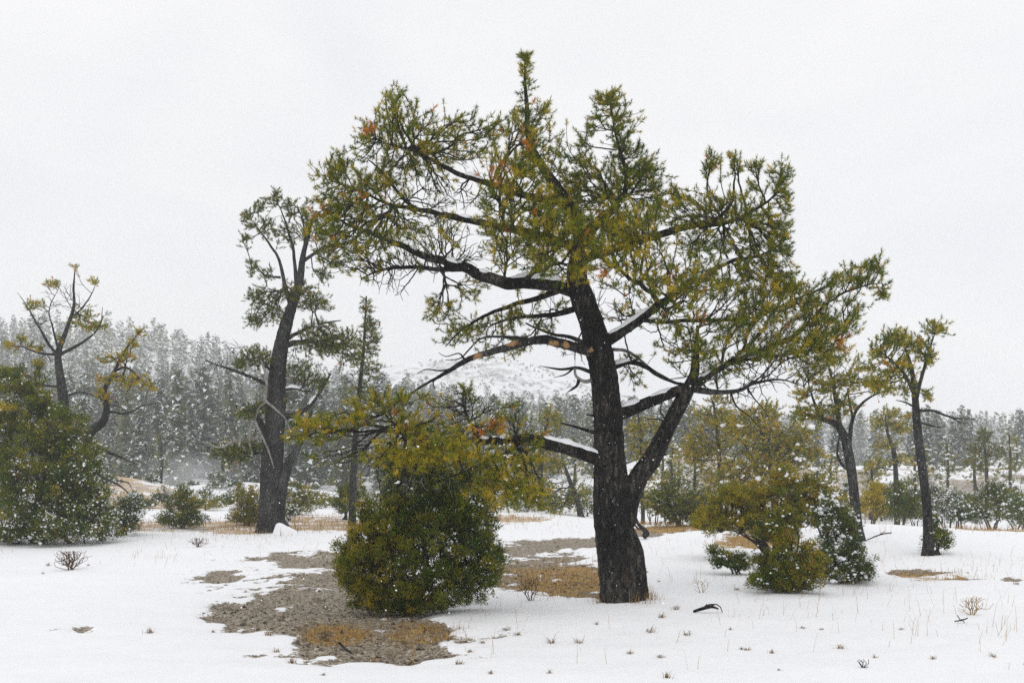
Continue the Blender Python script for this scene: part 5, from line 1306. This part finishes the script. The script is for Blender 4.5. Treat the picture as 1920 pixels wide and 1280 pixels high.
def dry_bush(name, label, base, w, h, n, seed, mat, r0=0.0022, cat="shrub", upw=1.0):
    rng = np.random.default_rng(seed)
    g, Y = base_of(base)
    e = thing(name, label, cat, g)
    ww, hh = w / F * Y, h / F * Y
    A = g + np.stack([rng.normal(0, ww * 0.5, n), rng.normal(0, ww * 0.4, n), hh * (0.15 + 0.85 * rng.random(n) ** 0.7)], -1)
    S = g + np.stack([rng.normal(0, ww * 0.08, 6), rng.normal(0, ww * 0.08, 6), np.full(6, -0.01)], -1)
    par, order = grow(S, np.zeros(6), A, 0.6)
    cnt = np.ones(n)
    for i in reversed(order):
        if par[i] >= 6:
            cnt[par[i] - 6] += cnt[i]
    pp = np.vstack([S, A])[par]
    V, T = prisms(pp, A, r0 * cnt ** 0.35 * 1.1, r0 * cnt ** 0.35 * 0.8, 4)
    add("branchwork", tri_mesh("branchwork", V, T, mats=[mat]), e, kind="stuff")
    return e
M_RUST = plain_mat("rusty_twigs", (0.05, 0.025, 0.014), (0.14, 0.075, 0.04))
M_STRAW = plain_mat("straw_twigs", (0.22, 0.14, 0.06), (0.42, 0.29, 0.14))
dry_bush("dead_shrub", "dense rusty-brown dead shrub standing in snow by the huge juniper thicket", (132, 1068), 26, 36, 330, 1, M_RUST, 0.003)
dry_bush("dead_shrub", "low dark dead shrub in front of the lone conical juniper", (372, 1025), 18, 18, 120, 2, M_RUST, 0.003)
dry_bush("dead_shrub", "thin brown sagebrush sprig beside a small fallen pine twig", (1824, 1152), 22, 34, 130, 3, M_STRAW, 0.002)
dry_bush("dead_shrub", "wiry grey weed between the forked trunk and the juniper clump", (1315, 1110), 16, 26, 40, 4, M_STRAW, 0.0018)
dry_bush("dead_shrub", "small black bare twig cluster low in open snow", (1617, 1250), 14, 16, 22, 5, M_TWIG, 0.0022)
dry_bush("dead_shrub", "dry brown weed at the edge of the straw patch by the great trunk", (995, 1125), 20, 46, 120, 6, M_RUST, 0.002)
dry_bush("dead_shrub", "pale tangled twigs on the gravel in front of the round juniper", (610, 1200), 16, 18, 90, 7, M_TWIG_PALE, 0.002)
dry_bush("dead_shrub", "tall dry seed stalk on the melted strip in front of the round juniper", (773, 1245), 6, 90, 26, 8, M_STRAW, 0.0022)

def stick(name, label, lines, mat, Y0px):
    Y = on_ground(*Y0px)
    X = (Y0px[0] - CX) / F * Y
    e = thing(name, label, "branch", (X, Y, float(ground_z(np.array([X]), np.array([Y]))[0])))
    for k, ln in enumerate(lines):
        q = []
        for (x, y, r) in ln:
            p = P(x, y, Y)
            gz = float(ground_z(np.array([p[0]]), np.array([Y]))[0])
            lift = max(p[2], gz + r / F * Y * 0.6)
            q.append([p[0], Y + 0.02 * k * (-1) ** k, lift, r / F * Y])
        a = catmull(q, 0.03)
        V, T = tube(a[:, :3], a[:, 3], 7, bark=0.06, seed=k)
        add("branch" if k == 0 else "twig", tri_mesh("branch", V, T, smooth=True, mats=[mat]), e)
stick("fallen_branch", "dark broken pine branch with curved twigs lying on open snow", [[(1300, 1146, 2.5), (1318, 1140, 3.2), (1335, 1137, 2.5), (1347, 1141, 1.5)], [(1318, 1140, 1.6), (1328, 1133, 1.6), (1343, 1132, 1)], [(1330, 1138, 1.2), (1345, 1133, 1.1), (1352, 1138, 1), (1356, 1150, 0.7)], [(1312, 1141, 1.2), (1322, 1133, 1.1), (1324, 1130, 0.8)]], M_BARK, (1325, 1148))
stick("fallen_branch", "short grey stick on the gravel below the round juniper", [[(635, 1203, 2), (648, 1216, 2.4), (660, 1226, 2)]], M_BARK_GREY, (650, 1225))
stick("fallen_branch", "thin pine twig on the snow below the sagebrush sprig", [[(1790, 1164, 1), (1803, 1162, 1.4), (1815, 1158, 1)], [(1800, 1162, 0.8), (1793, 1152, 0.8)], [(1806, 1161, 0.8), (1812, 1172, 0.8)]], M_TWIG, (1802, 1168))
stick("fallen_branch", "weathered black snag with snow behind the great trunk", [[(1206, 1010, 5), (1212, 1000, 6), (1206, 990, 4), (1197, 982, 3), (1192, 968, 2)], [(1206, 992, 2), (1196, 990, 2), (1188, 980, 1)]], M_BARK, (1208, 1010))
stick("fallen_branch", "bare pale branch leaning off the snow crest by the curved slender pine", [[(1625, 1012, 1), (1650, 1002, 1.2), (1672, 998, 1)], [(1645, 1004, 0.8), (1658, 996, 0.7)]], M_TWIG, (1640, 1014))

# snow-capped stump at the tall pine's foot
g, Y = base_of((533, 1000))
e = thing("tree_stump", "snow-covered broken stump at the foot of the tall forked pine", "stump", g)
a = np.array([g + [0, 0, -0.05], g + [0.02, 0, 0.15], g + [-0.06, 0, 0.32]])
V, T = tube(catmull(a, 0.05), np.linspace(0.24, 0.10, len(catmull(a, 0.05))), 12, bark=0.12, seed=4)
add("wood", tri_mesh("wood", V, T, smooth=True, mats=[M_BARK_GREY]), e)
uu, vv = np.meshgrid(np.linspace(-1, 1, 17), np.linspace(-1, 1, 11))
body = np.clip(1 - np.abs(vv) ** 2.2, 0, 1) * np.clip(1 - np.abs(uu) ** 4, 0, 1)
top = np.interp(uu, [-1, -0.75, -0.4, 0.0, 0.5, 1.0], [0.36, 0.40, 0.30, 0.20, 0.11, 0.0])
sx = 0.12 + 0.42 * uu + 0.04 * fbm(uu * 3, vv * 3, 6)
sy = -0.12 + (0.16 + 0.06 * uu) * vv
V = g + np.stack([sx, sy, -0.06 + (top + 0.05 * fbm(uu * 4, vv * 3, 5) + 0.06) * body], -1).reshape(-1, 3)
ii, jj = np.meshgrid(np.arange(10), np.arange(16), indexing='ij'); pq = ii * 17 + jj
T = np.concatenate([np.stack([pq, pq + 1, pq + 18], -1).reshape(-1, 3), np.stack([pq, pq + 18, pq + 17], -1).reshape(-1, 3)])
add("snow_cap", tri_mesh("snow_cap", V, T, smooth=True, mats=[M_SNOW]), e)

lap("ground bits")
# ------------------------------------------------------------------ falling snow and the air
rng = np.random.default_rng(77)
n = 4200
Y = rng.uniform(4.5, 24, n); X = rng.uniform(-0.6, 0.6, n) * Y; Z = rng.uniform(0.05, 9.5, n)
V, T = lumps(np.stack([X, Y, Z], -1), rng.uniform(0.0022, 0.0052, n), 1.0, rng, OCT)
add("falling_snow", tri_mesh("falling_snow", V, T, mats=[M_SNOW]), kind="stuff", label="fine snowflakes drifting through the air", category="snow")

def steam(label, centre, rad, dens, seed):
    m = bpy.data.materials.new("steam"); m.use_nodes = True
    t = m.node_tree; t.nodes.clear()
    o = t.nodes.new("ShaderNodeOutputMaterial"); v = t.nodes.new("ShaderNodeVolumePrincipled")
    v.inputs["Color"].default_value = (0.97, 0.975, 0.985, 1)
    c = t.nodes.new("ShaderNodeTexCoord")
    ln = t.nodes.new("ShaderNodeVectorMath"); ln.operation = 'LENGTH'
    t.links.new(c.outputs["Object"], ln.inputs[0])
    nz = N(t, "ShaderNodeTexNoise", Scale=1.7, Detail=3.0); t.links.new(c.outputs["Object"], nz.inputs["Vector"])
    d = maths(t, 'SUBTRACT', 1.0, ln.outputs["Value"], True)
    d = maths(t, 'MULTIPLY', d, maths(t, 'MULTIPLY', nz.outputs["Fac"], dens * 2))
    t.links.new(d, v.inputs["Density"]); t.links.new(v.outputs[0], o.inputs["Volume"])
    e = add("steam", tri_mesh("steam", ICO[0] * 1.2, ICO[1], mats=[m]), kind="stuff", label=label, category="steam")
    e.location = tuple(centre); e.scale = rad
steam("thin steam drifting off the low mound below the wooded slope", P(352, 893, 74), (4.5, 3.0, 2.2), 0.12, 1)
steam("thin steam rising behind the curved slender pine", P(1560, 850, 108), (7.0, 5.0, 6.5), 0.07, 2)

hm = bpy.data.materials.new("hazy_air"); hm.use_nodes = True
hn = hm.node_tree; hn.nodes.clear()
ho = hn.nodes.new("ShaderNodeOutputMaterial"); hv = hn.nodes.new("ShaderNodeVolumePrincipled")
hv.inputs["Color"].default_value = (0.97, 0.975, 0.985, 1)
hv.inputs["Density"].default_value = 0.00125
hv.inputs["Anisotropy"].default_value = 0.0
hn.links.new(hv.outputs[0], ho.inputs["Volume"])
x0, x1, y0, y1, z0, z1 = -1030, 1030, -70, 1120, float(GZ.min()) - 1.0, float(GZ.max()) + 14.0
V = np.array([[x, y, z] for z in (z0, z1) for y in (y0, y1) for x in (x0, x1)], float)
T = np.array([[0, 2, 3], [0, 3, 1], [4, 5, 7], [4, 7, 6], [0, 1, 5], [0, 5, 4], [2, 6, 7], [2, 7, 3], [0, 4, 6], [0, 6, 2], [1, 3, 7], [1, 7, 5]])
add("haze", tri_mesh("haze", V, T, mats=[hm]), kind="stuff")
tot = sum(len(o.data.polygons) for o in bpy.data.objects if o.type == 'MESH' and o.data.users == 1)
print("unshared triangles", tot, "objects", len(bpy.data.objects), "ground z", GZ.min(), GZ.max())
